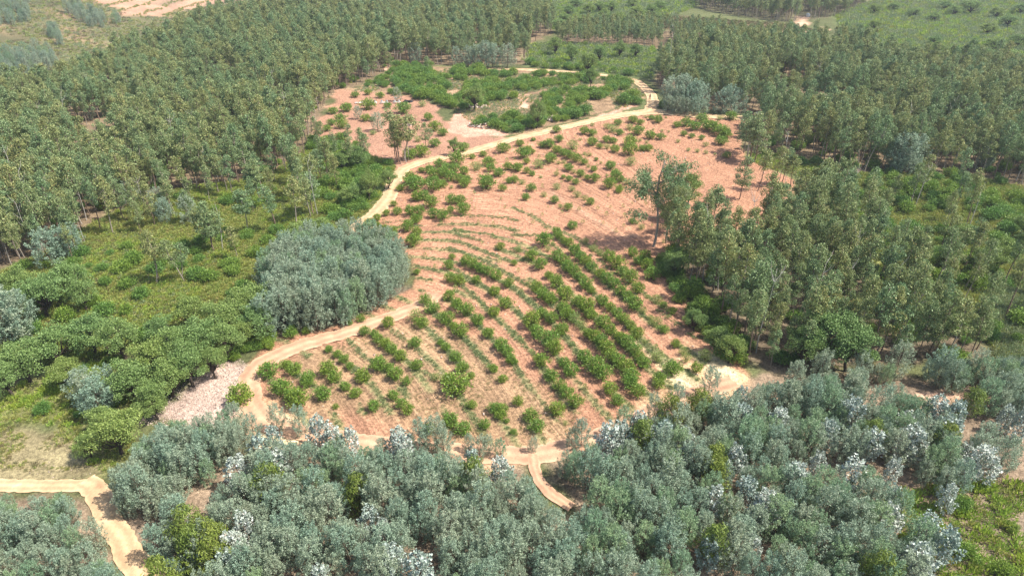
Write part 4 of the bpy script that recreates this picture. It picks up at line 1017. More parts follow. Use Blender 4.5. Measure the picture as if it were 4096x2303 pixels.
wood(EUC_RIGHT, 3.15, 0.62, 1.15, lambda x, y: (vnoise(x, y, 12, 63) > 0.2) & ~inside(GLADE, x, y))
wood(EUC_MID, 3.2, 0.5, 0.78)
wood(EUC_FRONT, 2.85, 0.6, 1.08, lambda x, y: vnoise(x, y, 9, 64) > 0.24)
wood(EUC_FAR, 3.8, 0.8, 1.25, nk(18, 0.15, 65))
wood(V((-60, 640), (100, 600), (220, 560), (250, 600), (150, 655), (-60, 700)), 3.0, 0.6, 0.8)
gums = np.array(gums)
gz = height(gums[:, 0], gums[:, 1])
px, py, f = proj(gums[:, 0], gums[:, 1], gz + 8 * gums[:, 2])
show = (px > -30) & (px < 4126) & (py > -20) & (py < 2330)
score = np.where(show, gums[:, 2] / f, 0) + gums[:, 3] * 10
order = np.argsort(-score); top = order[:300]; rest = order[300:]
for i in top:
    x, y, s, h = gums[i]
    k = int(R_.integers(0, len(EV))); sc = s
    wd = 1.45 if h and y > 120 else 1.2 if h else 1.0
    o = place('gum_tree', EV[k], x, y, sc * wd * R_.uniform(0.95, 1.1), R_.uniform(0, 6.28), sc)
    look = ('tall ' if s > 0.95 else 'short ' if s < 0.8 else '') + ('pale-stemmed' if k < 4 else 'brown-stemmed' if k < 7 else 'bushy-crowned') + ' gum tree'
    pool(o, look, 'tree', 'slender gum trees of the plantation')
EM = [one_mesh(v, 'bark_pale' if i < 4 else 'bark_brown', 'euc', 'gum_whole') for i, v in enumerate(EV)]
g = gums[rest]
scatter('gum_wood', EM, g[:, 0], g[:, 1], g[:, 2] * 1.05, 'dense olive-green gum wood filling the slopes round the field', 'wood', R_, sz=g[:, 2])
# the tall open gum between the fields with its companion
for (vx, vy, s, k, lab) in [(1642, 622, 1.12, 0, 'tall open-crowned gum with forked pale trunks beside the dappled shade'), (1675, 610, 0.80, 1, 'second open-crowned gum just right of the tallest one')]:
    p = V((vx, vy))[0]; o = place('tall_gum_tree', EB[k], p[0], p[1], s, 0.3 + k); tag(o, lab, 'tree')

# bare dead poles rising through the woods
SN = [snag(s, H=h).mesh('dead_tree', [M['bark_grey']]) for s, h in ((1, 11), (2, 9), (3, 12.5), (4, 8))]
big = snag(9, H=21, r=0.22, lean=0.6, branches=12).mesh('dead_tree', [M['bark_grey']])
cand = [i for i in top if show[i]][::5][:40] + [i for i in rest if show[i] and f[i] < 330][::40][:55]
for i in cand:
    o = link('dead_tree', SN[int(R_.integers(0, 4))]); x, y = gums[i][0] + 1.2, gums[i][1] + 0.7
    o.location = (x, y, float(height(x, y))); o.rotation_euler = (R_.uniform(-.1, .1), R_.uniform(-.1, .1), R_.uniform(0, 6.28)); s = R_.uniform(0.75, 1.1); o.scale = (s, s, s)
    pool(o, 'bare grey dead pole' if s < 0.93 else 'tall bare grey dead trunk', 'dead tree', 'bare dead trunks among the gums')
for vx, vy, s, lab in [(1677, 232, 0.95, 'tall white dead tree towering over the woods behind the junction'), (1990, 98, 0.7, 'white forked dead tree near the far water tank')]:
    p = V((vx, vy))[0]; o = link('dead_tree', big); o.location = (p[0], p[1], float(height(*p))); o.scale = (s, s, s); tag(o, lab, 'dead tree')

# ------------------------------------------------------------------ wattles, silver gums and young gums
wat = []
TOPX = np.array([-100, 200, 262, 300, 340, 400, 470, 560, 620, 660, 700, 860, 1000, 1080, 1200, 1340, 1480, 1560, 1700, 1800, 1870, 1960, 2060, 2300, 2700]) * K
TOPY = np.array([1225, 1215, 1200, 1160, 1110, 1065, 1040, 1030, 1060, 1100, 1110, 1105, 1125, 1125, 1160, 1160, 1120, 1085, 1020, 985, 975, 960, 940, 900, 890]) * K
LANES = [(np.array([(245, 1225), (262, 1270), (290, 1330), (330, 1395), (372, 1460)]) * K, 14), (np.array([(1340, 1150), (1342, 1185), (1365, 1225), (1400, 1252), (1450, 1285)]) * K, 18), (np.array([(-50, 1228), (40, 1232), (140, 1230), (225, 1222)]) * K, 6),
         (np.array([(440, 1030), (520, 1000)]) * K, 30), (np.array([(2350, 1000), (2500, 1005)]) * K, 10), (np.array([(530, 1210), (480, 1290)]) * K, 18), (np.array([(1100, 1400), (1060, 1370)]) * K, 20), (np.array([(2500, 1240), (2575, 1260)]) * K, 40)]
def clear_of(x, ytop, ybase):
    if ytop < np.interp(x, TOPX, TOPY): return False
    for L, r in LANES:
        for yy in (ytop, ytop * 0.6 + ybase * 0.4, ytop * 0.25 + ybase * 0.75):
            if line_d(L, np.array(x), np.array(yy)) < r + 14: return False
    return True
def wfill(poly, sp, smin, smax, zone, keep=None, hm=1.0):
    x, y = fill(poly, sp, R_, keep=keep)
    m = road_d(x, y) > 1.9
    for a, b in zip(x[m], y[m]):
        s = R_.uniform(smin, smax)
        if zone == 'front':
            z0 = float(height(a, b)); ok = False
            for q in range(9):                      # young growth stays low beside the lanes and the foot of the field
                qx, q1, _ = proj(a, b, z0 + 6.0 * s); _, q0, _ = proj(a, b, z0)
                if clear_of(qx, q1, q0): ok = True; break
                s *= 0.88
            if not ok or s < 0.38: continue
        wat.append((a, b, s, zone, hm))
pts = lambda L: [V(p[:2])[0] for p in L]
SIL = [(690,1100),(655,1120),(800,1085),(835,1100),(885,1105),(1000,1105),(1020,1135),(1255,1175),(1560,1095),(1530,1105),(1605,1072),(1670,1100),(1730,1130),(1720,1090),(1868,985),(1875,1040),(1850,1150),(1800,1250),(1885,1235),
       (1925,1270),(2060,1150),(2010,1200),(2400,1055),(2350,1040),(2270,1060),(2435,1130),(2425,1165),(2480,1165),(2530,1040),(2290,1115),(2150,1050),(2120,1025),(2250,1165),(2140,1205),(2250,1240),(600,1185),(620,1335),(580,1375),
       (960,1320),(930,1305),(985,1410),(1050,1435),(800,1435),(560,1410),(1890,1370),(2340,1330),(2370,1375),(2300,1420),(2330,1445),(2240,1290),(1785,1380),(2190,1110),(2570,1060),(2380,1090),(2090,1090),(1960,1060),(2390,1240),(700,1160),(1190,1150),(1640,1100)]
YNG = [(470,1380),(530,1395),(400,1445),(1800,1190),(1745,1020),(1615,1095),(1700,1040),(1195,1200),(890,1240),(2190,1090),(2395,1105),(1800,1360),(2190,1440),(2440,1010),(700,1215),(1795,1155),(460,1345),(545,1360)]
sil = [at_crown(a, b, 2.9) for a, b in SIL]; yng = [at_crown(a, b, 3.0) for a, b in YNG]
hand = np.array([(p[0], p[1]) for p in sil + yng])
def off_hand(x, y):
    d = np.full(np.shape(x), 1e9)
    for a, b in hand: d = np.minimum(d, np.hypot(x - a, y - b))
    return d > 1.15
wfill(WATTLE_MAIN, 1.9, 0.58, 1.02, 'front', lambda x, y: off_hand(x, y) & ~((vnoise(x, y, 7, 71) < 0.24)) & (~inside(BRIGHT_RIGHT, x, y) | (vnoise(x, y, 5, 72) > 0.72)))
wfill(WATTLE_FRONT, 1.95, 0.6, 0.85, 'front', off_hand)
wfill(GROVE, 2.15, 0.98, 1.22, 'grove')
EDGE = [(640, 1110, .7), (700, 1085, .7), (760, 1092, .75), (1100, 1135, .9), (1060, 1140, .85), (1115, 1150, .8), (1210, 1150, .55), (1230, 1140, .5), (1180, 1135, .45), (1260, 1150, .5), (1340, 1135, .4), (1460, 1120, .7), (1440, 1125, .5),
        (1780, 1000, .8), (1560, 1100, .8), (2060, 960, .9), (1990, 980, .8), (2150, 960, .9), (2250, 950, 1), (2350, 960, 1), (2440, 960, .9), (1700, 1030, .7), (1640, 1060, .7), (600, 1090, .8), (960, 1150, .5), (860, 1140, .5)]
for vx, vy, s in EDGE:
    p = V((vx, vy))[0]; wat.append((p[0], p[1], s, 'front', 1))
BACK = [(1678,284,.8),(1700,288,.85),(1722,290,.8),(1745,291,.85),(1766,289,.7),(1706,282,1.2),(1730,284,1.25),(2250,436,.8),(2275,440,.85),(2295,436,.7),(1690, 272, 1.5), (1715, 276, 1.6), (1742, 278, 1.45), (1765, 276, 1.2), (1815, 288, 1.2), (1835, 286, 1.3), (1855, 284, 1.1), (1672, 262, 1.1), (2245, 428, 1.25), (2262, 432, 1.45), (2285, 430, 1.4), (2300, 420, 1.0), (2475, 420, 1.0), (2465, 428, .9),
        (1180, 168, 1.2), (1200, 170, 1.3), (1225, 170, 1.5), (1240, 172, 1.4), (1275, 172, 1.4), (1045, 160, 1.2), (1150, 165, 1.1), (140, 668, 1.1), (165, 650, 1.0), (190, 640, .9), (330, 520, .9), (405, 540, .9), (420, 560, .8), (480, 560, .9), (20, 860, 1.3), (45, 850, 1.3), (5, 830, 1.3), (70, 840, 1.1),
        (230, 300, .8), (1000, 255, .7), (900, 300, .6), (950, 330, .8), (240, 1030, .8), (260, 1050, .9), (225, 1010, .8), (280, 1010, .8)]
for vx, vy, s in BACK:
    p = V((vx, vy))[0]; wat.append((p[0], p[1], s, 'back', 1))
wxy = np.array([(w[0], w[1], w[2]) for w in wat])
wpx, wpy, wf = proj(wxy[:, 0], wxy[:, 1], height(wxy[:, 0], wxy[:, 1]) + 4 * wxy[:, 2])
wshow = (wpx > -60) & (wpx < 4156) & (wpy > 0) & (wpy < 2400)
ws = np.where(wshow, wxy[:, 2] / wf, 0) + np.array([0.5 if w[3] == 'back' else 0 for w in wat])
wo = np.argsort(-ws)
for i in wo[:300]:
    x, y, s, zone, hm = wat[i]
    k = int(R_.integers(0, 5)) if zone != 'front' or x < 5 else int(R_.integers(1, 7))
    sc = s * (1.0 if zone != 'front' else 0.92)
    o = place('wattle_tree', WV[k], x, y, sc * R_.uniform(0.92, 1.12) * (1.3 if zone == 'back' else 1.0), R_.uniform(0, 6.28), sc)
    look = ('tall ' if s > 1.0 else 'low ' if s < 0.82 else '') + ('blue-grey feathery wattle' if k < 5 else 'grey-green feathery wattle')
    pool(o, look, 'tree', 'feathery wattle trees')
WM = [one_mesh(v, 'stem', 'wattle' if i < 5 else 'wattle_green', 'wattle_whole') for i, v in enumerate(WV)]
r = wo[300:]
HW = [V((-60, -20), (75, -20), (78, 40), (70, 65), (-60, 70)), V((165, 24), (210, 17), (268, 52), (268, 76), (235, 73), (180, 52)), V((118, 85), (140, 82), (165, 110), (160, 125), (130, 105)), V((-60, 160), (0, 152), (60, 140), (130, 138), (160, 165), (90, 200), (0, 225), (-60, 225)), V((285, 50), (310, 50), (310, 62), (290, 62))]
hx = []; hy = []; hs = []
for q in HW:
    x, y = fill(q, 4.6, R_, keep=lambda x, y: vnoise(x, y, 9, 99) > 0.22); hx += list(x); hy += list(y); hs += list(R_.uniform(0.8, 1.6, len(x)))
scatter('wattle_thicket', WM, np.r_[wxy[r, 0], hx], np.r_[wxy[r, 1], hy], np.r_[wxy[r, 2] * 0.92, hs], 'blue-grey wattle thickets, far ones on the hillside at upper left', 'thicket', R_)
for i, (x, y, t) in enumerate(sil):
    s = R_.uniform(0.75, 1.15)
    o = place('silver_gum', GV[i % 3], x, y, s * (1.15 if i % 2 else 0.95), R_.uniform(0, 6.28), s)
    pool(o, 'bushy silver-white young gum' if i % 2 else 'slim silver-white young gum', 'tree', 'silver-leaved young gums among the wattles')
for i, (x, y, t) in enumerate(yng):
    s = R_.uniform(0.8, 1.1)
    o = place('young_gum', YV[i % 2], x, y, s * 1.1, R_.uniform(0, 6.28), s)
    pool(o, 'yellow-green drooping young gum', 'tree', 'yellow-green young gums')

# ------------------------------------------------------------------ cork oaks
OAKS = [(1385,20,4,6),(1430,25,3.5,6),(1480,20,3.5,6),(1540,15,3.5,6),(1570,60,3.5,6),(1620,50,3.5,6),(1660,15,4,7),(1590,5,3.5,6),(1420,45,3.5,6),(1500,55,3.5,6),(1650,40,3,5),(1450,5,4,6),(2200,60,3,5),(2130,80,3,5),(2350,100,3,4.5),(2260,150,3,5),(2320,165,3.5,5),(2410,160,3,4.5),(2500,110,4,6),(2560,100,4,6),(2550,140,4,5.5),(2480,135,3.5,5),(2250,15,3.5,5),(2350,40,3.5,5),(2200,20,3.5,6),(2570,20,4.5,6),(2510,30,4,6),(2380,12,3.5,5),(95,735,3.4,7.5),(165,700,3.2,7),(35,715,2.8,7),(200,735,2.2,5.5),(50,905,3.2,6),(130,865,3.3,6.5),(215,835,3.2,6.5),(295,845,2.9,6.3),(10,950,2.6,5),(380,900,3.0,6.5),(330,950,2.8,6),(440,870,3.3,7),(505,850,3.0,7),(480,780,2.6,6),
        (560,800,3.0,6.5),(605,765,2.9,6.5),(655,745,3.0,6.5),(640,805,2.6,6),(560,850,2.6,6),(420,940,2.6,6),(375,985,2.2,5),(530,905,2.0,5),(470,910,2.6,6.5),(160,930,2.2,4.5),(285,1080,2.9,6),(215,1115,1.5,3.5),(250,1050,1.8,4),(385,1020,1.6,3.5),(600,830,2.2,5),(400,830,2.4,5.5),
        (925,462,2.2,6.5),(975,445,2.0,4.5),(760,585,2.9,4.8),(715,608,2.3,4.2),(805,570,2.4,4.6),(935,600,2.3,4.5),(900,480,2.2,4.5),(870,490,2,4),(1190,240,3.2,7.5),(1350,278,2.5,8),(1480,152,3.3,8),(1395,112,3.2,7.5),(1440,130,2.8,7),(1560,120,2.8,7),(1510,130,2.8,6.5),(1600,125,2.6,6),
        (1140,365,1.5,4.5),(900,390,2.6,6),(860,400,2.4,5.5),(2080,840,3.6,8.5),(2150,860,3.2,8),(2030,860,2.6,7),(2430,590,2.7,6),(2530,635,2.9,6.5),(2480,650,2.6,6),(2590,560,2.6,6),(2380,640,2,5),(1735,470,2.6,8),(1712,500,2.4,7.5),(1690,540,2,6),(2445,15,5.5,8),(2400,25,4,6),(2540,50,4.5,6),(2490,70,4,6),(2300,30,3.5,5),
        (1750,800,1.6,4),(1810,850,2,4.5),(1720,640,2.2,5),(1700,660,2,4.5),(1840,870,2,4.5),(1485,190,2.2,7),(1520,40,4,7),(1460,50,4,6),(1560,45,4,7),(1600,30,4,7),(1640,25,4,7),(1400,60,4,6.5),(1510,15,4,6),(2430,130,3.5,6),(2360,115,3,5)]
for i, (vx, vy, Rr, H) in enumerate(OAKS):
    x, y, t = at_crown(vx, vy, H * 0.62)
    o = place('cork_oak', OV[i % 4], x, y, Rr / 3.2, R_.uniform(0, 6.28), H / 7.5)
    look = ('broad' if Rr > 2.8 else 'small' if Rr < 2.1 else 'rounded') + ' green cork oak'
    pool(o, look, 'tree', 'cork oaks round the field')

# ------------------------------------------------------------------ wild shrubs of the knoll and the scrub
wild = []
x, y = fill(KNOLL, 3.3, R_, keep=lambda x, y: (vnoise(x, y, 8, 81) > 0.42) & (road_d(x, y) > 4.2))
for a, b in zip(x, y): wild.append((a, b, R_.uniform(1.0, 2.1), 'glossy green shrub'))
PROM = [(1565/1.0, 0)]
KN = [(1156, 180, 2.6), (1203, 182, 2.8), (1100, 235, 2.4), (1060, 205, 2.2), (1590, 245, 2.4), (1600, 262, 2.2), (1570, 262, 2.4), (1470, 290, 2.2), (1440, 295, 2.3), (1500, 250, 2.3), (1245, 320, 1.8), (1290, 300, 2.2), (1300, 330, 1.9)]
for vx, vy, s in KN:
    p = V((vx, vy))[0]; wild.append((p[0], p[1], s, 'glossy green shrub'))
for p in (V((1330, 170), (1330, 160), (1500, 170), (1560, 180), (1600, 200), (1590, 210), (1480, 186)), V((1010, 180), (1080, 172), (1120, 180), (1040, 200))):
    x, y = fill(p, 4, R_, keep=lambda x, y: road_d(x, y) > 4.2)
    for a, b in zip(x, y): wild.append((a, b, R_.uniform(1.2, 2.2), 'glossy green shrub'))
for poly, sp, th, lo, hi in ((SCRUB_LEFT, 4.6, 0.45, 0.7, 1.7), (SCRUB_LOW, 5, 0.5, 0.6, 1.3), (SCRUB_RIGHT, 4.2, 0.4, 0.9, 2.1), (V((840, 440), (960, 430), (1010, 450), (950, 520), (880, 575), (830, 560), (800, 480)), 3.0, 0.25, 1.0, 2.0),
                         (V((790, 350), (870, 350), (960, 390), (900, 440), (790, 440), (760, 400)), 3.4, 0.35, 0.9, 1.8), (BRIGHT_RIGHT, 4.5, 0.5, 0.7, 1.4)):
    x, y = fill(poly, sp, R_, keep=lambda x, y: (vnoise(x, y, 8, 83) > th) & (road_d(x, y) > 2.8))
    for a, b in zip(x, y): wild.append((a, b, R_.uniform(lo, hi), 'bright green shrub'))
# the belt of shrubs along the foot of the right-hand stand and below the cork oaks
def belt(L, sp, lo, hi, look, jit=0.6):
    q = resample(V(*L), sp)
    for a, b in q: wild.append((a + R_.normal() * jit, b + R_.normal() * jit, R_.uniform(lo, hi), look))
belt([(1655, 650), (1690, 720), (1735, 780), (1775, 830), (1830, 885), (1870, 925)], 1.7, 0.9, 1.7, 'dark green edge shrub')
belt([(1670, 640), (1710, 700), (1760, 770), (1800, 820), (1850, 870)], 2.0, 1.1, 1.9, 'dark green edge shrub')
belt([(560, 900), (600, 885), (650, 870), (690, 862)], 1.6, 0.8, 1.3, 'dark green edge shrub')
belt([(1655, 255), (1662, 285), (1720, 290), (1760, 285), (1800, 292)], 2.6, 0.9, 1.6, 'dark green edge shrub')
wild = [w for w in wild if road_d(np.array(w[0]), np.array(w[1])) > 2.2 + 0.3 * w[2]]
wa = np.array([(w[0], w[1], w[2]) for w in wild]); spx, spy, sf = proj(wa[:, 0], wa[:, 1], height(wa[:, 0], wa[:, 1]) + 0.8)
so = np.argsort(-np.where((spx > -20) & (spx < 4116) & (spy < 2330) & (spy > 0), wa[:, 2] / sf, 0))
for i in so[:300]:
    x, y, s, look = wild[i]
    o = place('wild_shrub', SV[int(R_.integers(0, 4))], x, y, s, R_.uniform(0, 6.28), s * R_.uniform(0.8, 1.15), parts=('stem', 'foliage'))
    pool(o, ('big ' if s > 1.7 else 'small ' if s < 1.1 else '') + look, 'shrub', 'wild evergreen shrubs')
if len(so) > 300:
    i = so[300:]; scatter('shrub_thicket', SM, wa[i, 0], wa[i, 1], wa[i, 2], 'farther green shrubs spread through the scrub', 'shrubs', R_)

# ------------------------------------------------------------------ beehives on their white stands
def box(g, c, s, m=0, taper=1.0, bev=0.012):
    cx, cy, cz = c; a, b, h = s[0] / 2, s[1] / 2, s[2] / 2
    ring = lambda z, k, e: [(cx - a * k + e, cy - b * k, z), (cx + a * k - e, cy - b * k, z), (cx + a * k, cy - b * k + e, z), (cx + a * k, cy + b * k - e, z), (cx + a * k - e, cy + b * k, z), (cx - a * k + e, cy + b * k, z), (cx - a * k, cy + b * k - e, z), (cx - a * k, cy - b * k + e, z)]
    v = ring(cz - h, 1, bev) + ring(cz + h - bev, taper, bev) + [(x * 1.0 + (cx - x) * bev / max(a, .01), y + (cy - y) * bev / max(b, .01), cz + h) for x, y, z in ring(cz + h, taper, bev)]
    q = []
    for r0 in (0, 8):
        for k in range(8): q.append((r0 + k, r0 + (k + 1) % 8, r0 + 8 + (k + 1) % 8, r0 + 8 + k))
    q += [(16, 17, 18, 19), (16, 19, 20, 23), (20, 21, 22, 23), (3, 2, 1, 0), (7, 4, 3, 0), (7, 6, 5, 4)]
    g.add(v, q, m)
def hv(zx, zy): return ground(1400 + zx / 8.587, 350 + zy / 8.587)
stands = [(170, 470, 568), (650, 930, 562), (1030, 1320, 562), (1480, 1748, 552)]
names = ['empty white cement stand, leftmost of the four', 'white cement stand carrying two hives, second from left', 'white cement stand half hidden behind a bush, third from left', 'white cement stand carrying two hives, rightmost of the four']
hives = {1: (745, 862), 2: (1095, 1270), 3: (1540, 1690)}
hn = 0
hl = ['leftmost beehive with blue-grey lid on the second white stand', 'beehive at the right end of the second white stand', 'beehive at the left end of the half hidden stand', 'beehive standing above the bush on the third stand',
      'beehive at the left end of the rightmost stand', 'last beehive to the right, beside the black debris']
for i, (a, b, zy) in enumerate(stands):
    xa, ya, ta = hv(a, zy); xb, yb, tb = hv(b, zy); cx, cy = float(xa + xb) / 2, float(ya + yb) / 2; L = float(xb - xa); ang = math.atan2(float(yb - ya), L)
    e = bpy.data.objects.new('hive_stand', None); COL.objects.link(e); zz = float(height(cx, cy)); e.location = (cx, cy, zz); e.rotation_euler = (0, 0, ang)
    g = Geo(); box(g, (0, 0, 0.42), (L, 0.55, 0.14)); link('beam', g.mesh('beam', [M['white']]), e)
    for sx_ in (-0.4, 0.4):
        g = Geo(); box(g, (sx_ * L, 0, 0.155), (0.22, 0.45, 0.387)); link('leg', g.mesh('leg', [M['white']]), e)
    tag(e, names[i], 'hive stand', 'white hive stands in the upper clearing')
    for hx_ in hives.get(i, ()):
        x, y, t = hv(hx_, zy); u = float(x) - cx
        h = bpy.data.objects.new('beehive', None); COL.objects.link(h); h.location = (cx + u * math.cos(ang), cy + u * math.sin(ang), zz + 0.493); h.rotation_euler = (0, 0, ang)
        g = Geo(); box(g, (0, 0, 0.235), (0.50, 0.44, 0.47)); link('hive_box', g.mesh('hive_box', [M['hive_white']]), h)
        g = Geo(); box(g, (0, 0, 0.515), (0.56, 0.50, 0.085), bev=0.02); link('lid', g.mesh('lid', [M['lid']]), h)
        g = Geo(); box(g, (0, -0.235, 0.05), (0.34, 0.06, 0.025), bev=0.004); link('landing_board', g.mesh('landing_board', [M['hive_white']]), h)
        tag(h, hl[hn], 'beehive', 'white beehives'); hn += 1
def heap(name, vx, vy, n, R, H, sz, mat, label, cat):
    """one heap of broken pieces"""
    r = np.random.default_rng(n + int(vx)); g = Geo(); p = V((vx, vy))[0]
    for k in range(n):
        a = r.uniform(0, 6.28); q = math.sqrt(r.uniform(0, 1)); c = np.array([math.cos(a) * q * R, math.sin(a) * q * R * 0.6, H * (1 - q * q) * r.uniform(0.6, 1)])
        b = rock(k + 50); g.add(b.v[0] * sz * r.uniform(0.5, 1.3) + c, b.q[0])
    o = link(name, g.mesh(name, [mat])); o.location = (p[0], p[1], float(height(*p))); tag(o, label, cat)
heap('stone_pile', 1390, 300, 220, 3.2, 0.9, 0.22, M['stone'], 'long pale pile of stones beside the road below the knoll', 'stone pile')
heap('stone_pile', 1022, 316, 130, 1.5, 0.6, 0.13, M['stone'], 'small pinkish stone pile in the upper clearing', 'stone pile')
heap('stone_pile', 1200, 268, 160, 3.0, 0.8, 0.28, M['stone'], 'pale stones among the shrubs of the knoll', 'stone pile')
heap('debris_pile', 1026, 257, 90, 1.5, 0.35, 0.25, M['black'], 'black debris heap just right of the beehives', 'debris')
heap('stone_pile', 1220, 315, 200, 5.0, 0.6, 0.25, M['stone'], 'scattered stone heap left of the roadside oak', 'stone pile')
g = Geo(); rr = rock(77); v = rr.v[0] * np.array([0.8, 0.5, 0.4]); g.add(v, rr.q[0])
bme = g.mesh('boulder', [M['white']]); o = link('boulder', bme); p = V((994, 248))[0]; o.location = (p[0], p[1], float(height(*p)) + 0.1)
md = o.modifiers.new('round', 'SUBSURF'); md.levels = 2; md.render_levels = 2
tag(o, 'white rounded boulder behind the beehives', 'boulder')

# water tank far off, white board among the trees
def lathe(g, prof, m=0, seg=20):
    a = np.arange(seg) * 2 * math.pi / seg; v = np.concatenate([np.stack([np.cos(a) * r, np.sin(a) * r, np.full(seg, z)], 1) for r, z in prof]); q = []
    for i in range(len(prof) - 1):
        for k in range(seg): q.append((i * seg + k, i * seg + (k + 1) % seg, (i + 1) * seg + (k + 1) % seg, (i + 1) * seg + k))
    g.add(v, q, m)
p = V((2031, 43))[0]; e = bpy.data.objects.new('water_tank', None); COL.objects.link(e); e.location = (p[0], p[1], float(height(*p)))
g = Geo(); lathe(g, [(0.95, 0), (1.05, 0.15), (1.05, 1.2), (0.9, 1.6), (0.45, 1.85), (0.30, 1.9)]); link('tank_body', g.mesh('tank_body', [M['white']]), e)
g = Geo(); lathe(g, [(0.32, 1.88), (0.32, 1.98), (0.02, 2.02)]); link('lid', g.mesh('lid', [M['white']]), e)
tag(e, 'small white domed water tank far off at upper right', 'tank')
p = V((1906, 300))[0]; e = bpy.data.objects.new('notice_board', None); COL.objects.link(e); e.location = (p[0] - 0.3, p[1], float(height(*p))); e.rotation_euler = (0, 0, 0.15)
g = Geo(); box(g, (0, 0, 1.55), (1.5, 0.05, 1.1), bev=0.01); link('panel', g.mesh('panel', [M['white']]), e)
for s_ in (-0.55, 0.55):
    g = Geo(); box(g, (s_, 0.055, 1.0), (0.07, 0.05, 2.1), bev=0.01); link('post', g.mesh('post', [M['bark_grey']]), e)
tag(e, 'blank white panel on posts at the forest edge by the east road', 'panel')

# ------------------------------------------------------------------ the person standing on the road
def skin_mesh(name, pts, edges, rad, mat, lev=2, parent=None):
    me = bpy.data.meshes.new(name); me.from_pydata([tuple(p) for p in pts], edges, []); me.materials.append(mat)
    o = link(name, me, parent)
    md = o.modifiers.new('skin', 'SKIN'); md.use_smooth_shade = True
    sv = me.skin_vertices[0].data
    for i, r in enumerate(rad): sv[i].radius = (r, r) if not isinstance(r, tuple) else r
    sv[0].use_root = True
    s = o.modifiers.new('sub', 'SUBSURF'); s.levels = lev; s.render_levels = lev
    return o
M['skin'] = plain_mat('tanned_skin', (0.38, 0.22, 0.15), (0.34, 0.19, 0.13), 8, 0.6)
M['shirt'] = plain_mat('black_red_shirt', (0.022, 0.012, 0.014), (0.045, 0.016, 0.018), 6, 0.9)
M['trousers'] = plain_mat('dark_grey_cloth', (0.035, 0.04, 0.045), (0.05, 0.055, 0.06), 6, 0.9)
M['hair'] = plain_mat('dark_hair', (0.015, 0.012, 0.010), (0.02, 0.016, 0.012), 20, 0.7)
pp = ground(2599, 401.5); person = bpy.data.objects.new('person', None); COL.objects.link(person)
person.location = (float(pp[0]), float(pp[1]), float(height(pp[0], pp[1])) + 0.21); person.rotation_euler = (0, 0, 0.05)
J = {'pelvis': (0, 0, 0.95, .13), 'belly': (0, -0.01, 1.10, .125), 'chest': (0, 0, 1.30, (0.165, 0.12)), 'neckb': (0, 0.01, 1.47, .075), 'neck': (0, 0.0, 1.54, .055), 'jaw': (0, -0.015, 1.61, .072), 'head': (0, 0.0, 1.69, .092), 'crown': (0, 0.01, 1.77, .055), 'nose': (0, -0.105, 1.655, .014)}
E = [('pelvis', 'belly'), ('belly', 'chest'), ('chest', 'neckb'), ('neckb', 'neck'), ('neck', 'jaw'), ('jaw', 'head'), ('head', 'crown'), ('head', 'nose')]
for sd, n in ((-1, 'l'), (1, 'r')):
    J.update({n + 'hip': (sd * .11, 0, .88, .10), n + 'knee': (sd * .16, -.02, .48, .062), n + 'calf': (sd * .175, .015, .34, .06), n + 'ank': (sd * .20, .02, .09, .042), n + 'heel': (sd * .20, .04, .04, .04), n + 'toe': (sd * .24, -.16, .03, .035),
              n + 'sh': (sd * .19, 0, 1.42, .062), n + 'el': (sd * .34, .04, 1.17, .044), n + 'wr': (sd * .33, -.10, .96, .029), n + 'palm': (sd * .33, -.13, .90, .036), n + 'thb': (sd * .30, -.16, .89, .012), n + 'tht': (sd * .285, -.175, .855, .009)})
    E += [('pelvis', n + 'hip'), (n + 'hip', n + 'knee'), (n + 'knee', n + 'calf'), (n + 'calf', n + 'ank'), (n + 'ank', n + 'heel'), (n + 'heel', n + 'toe'), ('neckb', n + 'sh'), (n + 'sh', n + 'el'), (n + 'el', n + 'wr'), (n + 'wr', n + 'palm'), (n + 'palm', n + 'thb'), (n + 'thb', n + 'tht')]
    for q in range(4):
        o_ = (q - 1.5) * 0.019; ln = (0.070, 0.082, 0.078, 0.062)[q]
        J[n + 'f%d' % q] = (sd * .33 + o_ * .5, -.145 + o_, .85, .0095); J[n + 'g%d' % q] = (sd * (.33 - 0.01) + o_ * .5, -.16 + o_, .85 - ln * .8, .008)
        E += [(n + 'palm', n + 'f%d' % q), (n + 'f%d' % q, n + 'g%d' % q)]
keys = list(J); ix = {k: i for i, k in enumerate(keys)}
body = skin_mesh('body', [J[k][:3] for k in keys], [(ix[a], ix[b]) for a, b in E], [J[k][3] for k in keys], M['skin'], 2, person)
def part_of(name, ks, es, grow, mat):
    kk_ = ks; jx = {k: i for i, k in enumerate(kk_)}
    def gr(r): return tuple(v + grow for v in r) if isinstance(r, tuple) else r + grow
    return skin_mesh(name, [J[k][:3] for k in kk_], [(jx[a], jx[b]) for a, b in es], [gr(J[k][3]) for k in kk_], mat, 2, person)
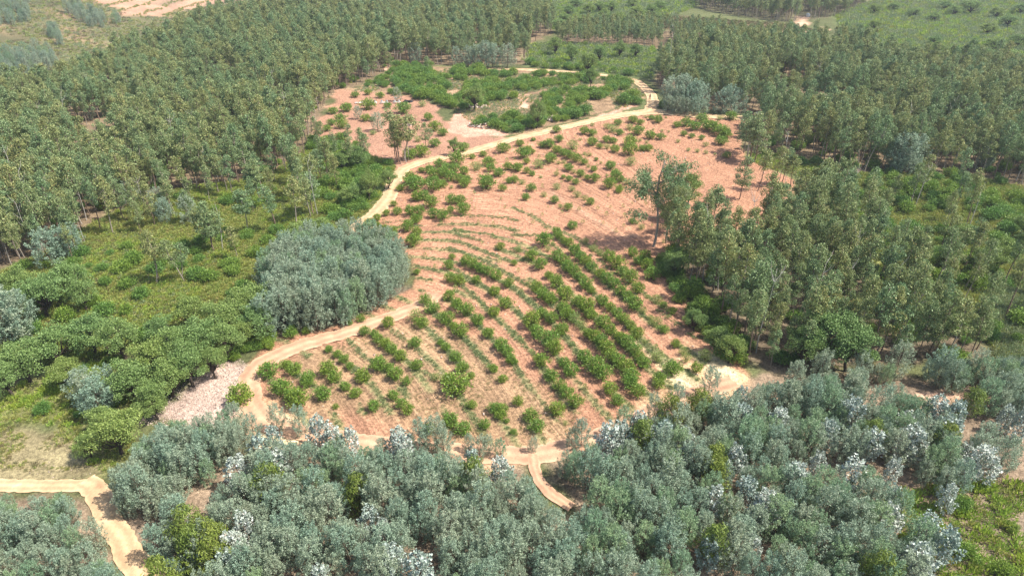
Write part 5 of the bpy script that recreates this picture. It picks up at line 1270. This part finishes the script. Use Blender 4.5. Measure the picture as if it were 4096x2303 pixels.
J['lsl'] = (-.28, .02, 1.28, .052); J['rsl'] = (.28, .02, 1.28, .052)
part_of('shirt', ['pelvis', 'belly', 'chest', 'neckb', 'lsh', 'rsh', 'lsl', 'rsl'], [('pelvis', 'belly'), ('belly', 'chest'), ('chest', 'neckb'), ('neckb', 'lsh'), ('neckb', 'rsh'), ('lsh', 'lsl'), ('rsh', 'rsl')], 0.018, M['shirt'])
part_of('trousers', ['pelvis', 'lhip', 'lknee', 'lcalf', 'lank', 'rhip', 'rknee', 'rcalf', 'rank'], [('pelvis', 'lhip'), ('lhip', 'lknee'), ('lknee', 'lcalf'), ('lcalf', 'lank'), ('pelvis', 'rhip'), ('rhip', 'rknee'), ('rknee', 'rcalf'), ('rcalf', 'rank')], 0.014, M['trousers'])
for n in 'lr': part_of('shoe', [n + 'heel', n + 'toe'], [(n + 'heel', n + 'toe')], 0.012, M['black'])
J['h0'] = (0, .025, 1.70, .088); J['h1'] = (0, .01, 1.775, .062); J['h2'] = (0, .05, 1.63, .06)
part_of('hair', ['h0', 'h1', 'h2'], [('h0', 'h1'), ('h0', 'h2')], 0.008, M['hair'])
tag(person, 'person in a dark shirt and grey trousers standing on the sandy road', 'person')

write_labels()

# ------------------------------------------------------------------ pale air: far slopes fade slightly
hb = Geo(); hb.add([(x, y, z) for x in (-1600, 1600) for y in (-80, 2700) for z in (-60, 260)], [(0, 1, 3, 2), (4, 6, 7, 5), (0, 4, 5, 1), (2, 3, 7, 6), (0, 2, 6, 4), (1, 5, 7, 3)])
hm, hnt, hout = new_mat('air')
pv = hnt.nodes.new('ShaderNodeVolumePrincipled'); pv.inputs['Color'].default_value = (0.80, 0.88, 1.0, 1); pv.inputs['Density'].default_value = 0.00020; pv.inputs['Anisotropy'].default_value = 0.2
hnt.links.new(pv.outputs[0], hout.inputs['Volume'])
hz = link('haze', hb.mesh('haze', [hm])); tag(hz, kind='stuff'); hz['label'] = 'thin bluish summer haze over the whole valley'; hz['category'] = 'haze'
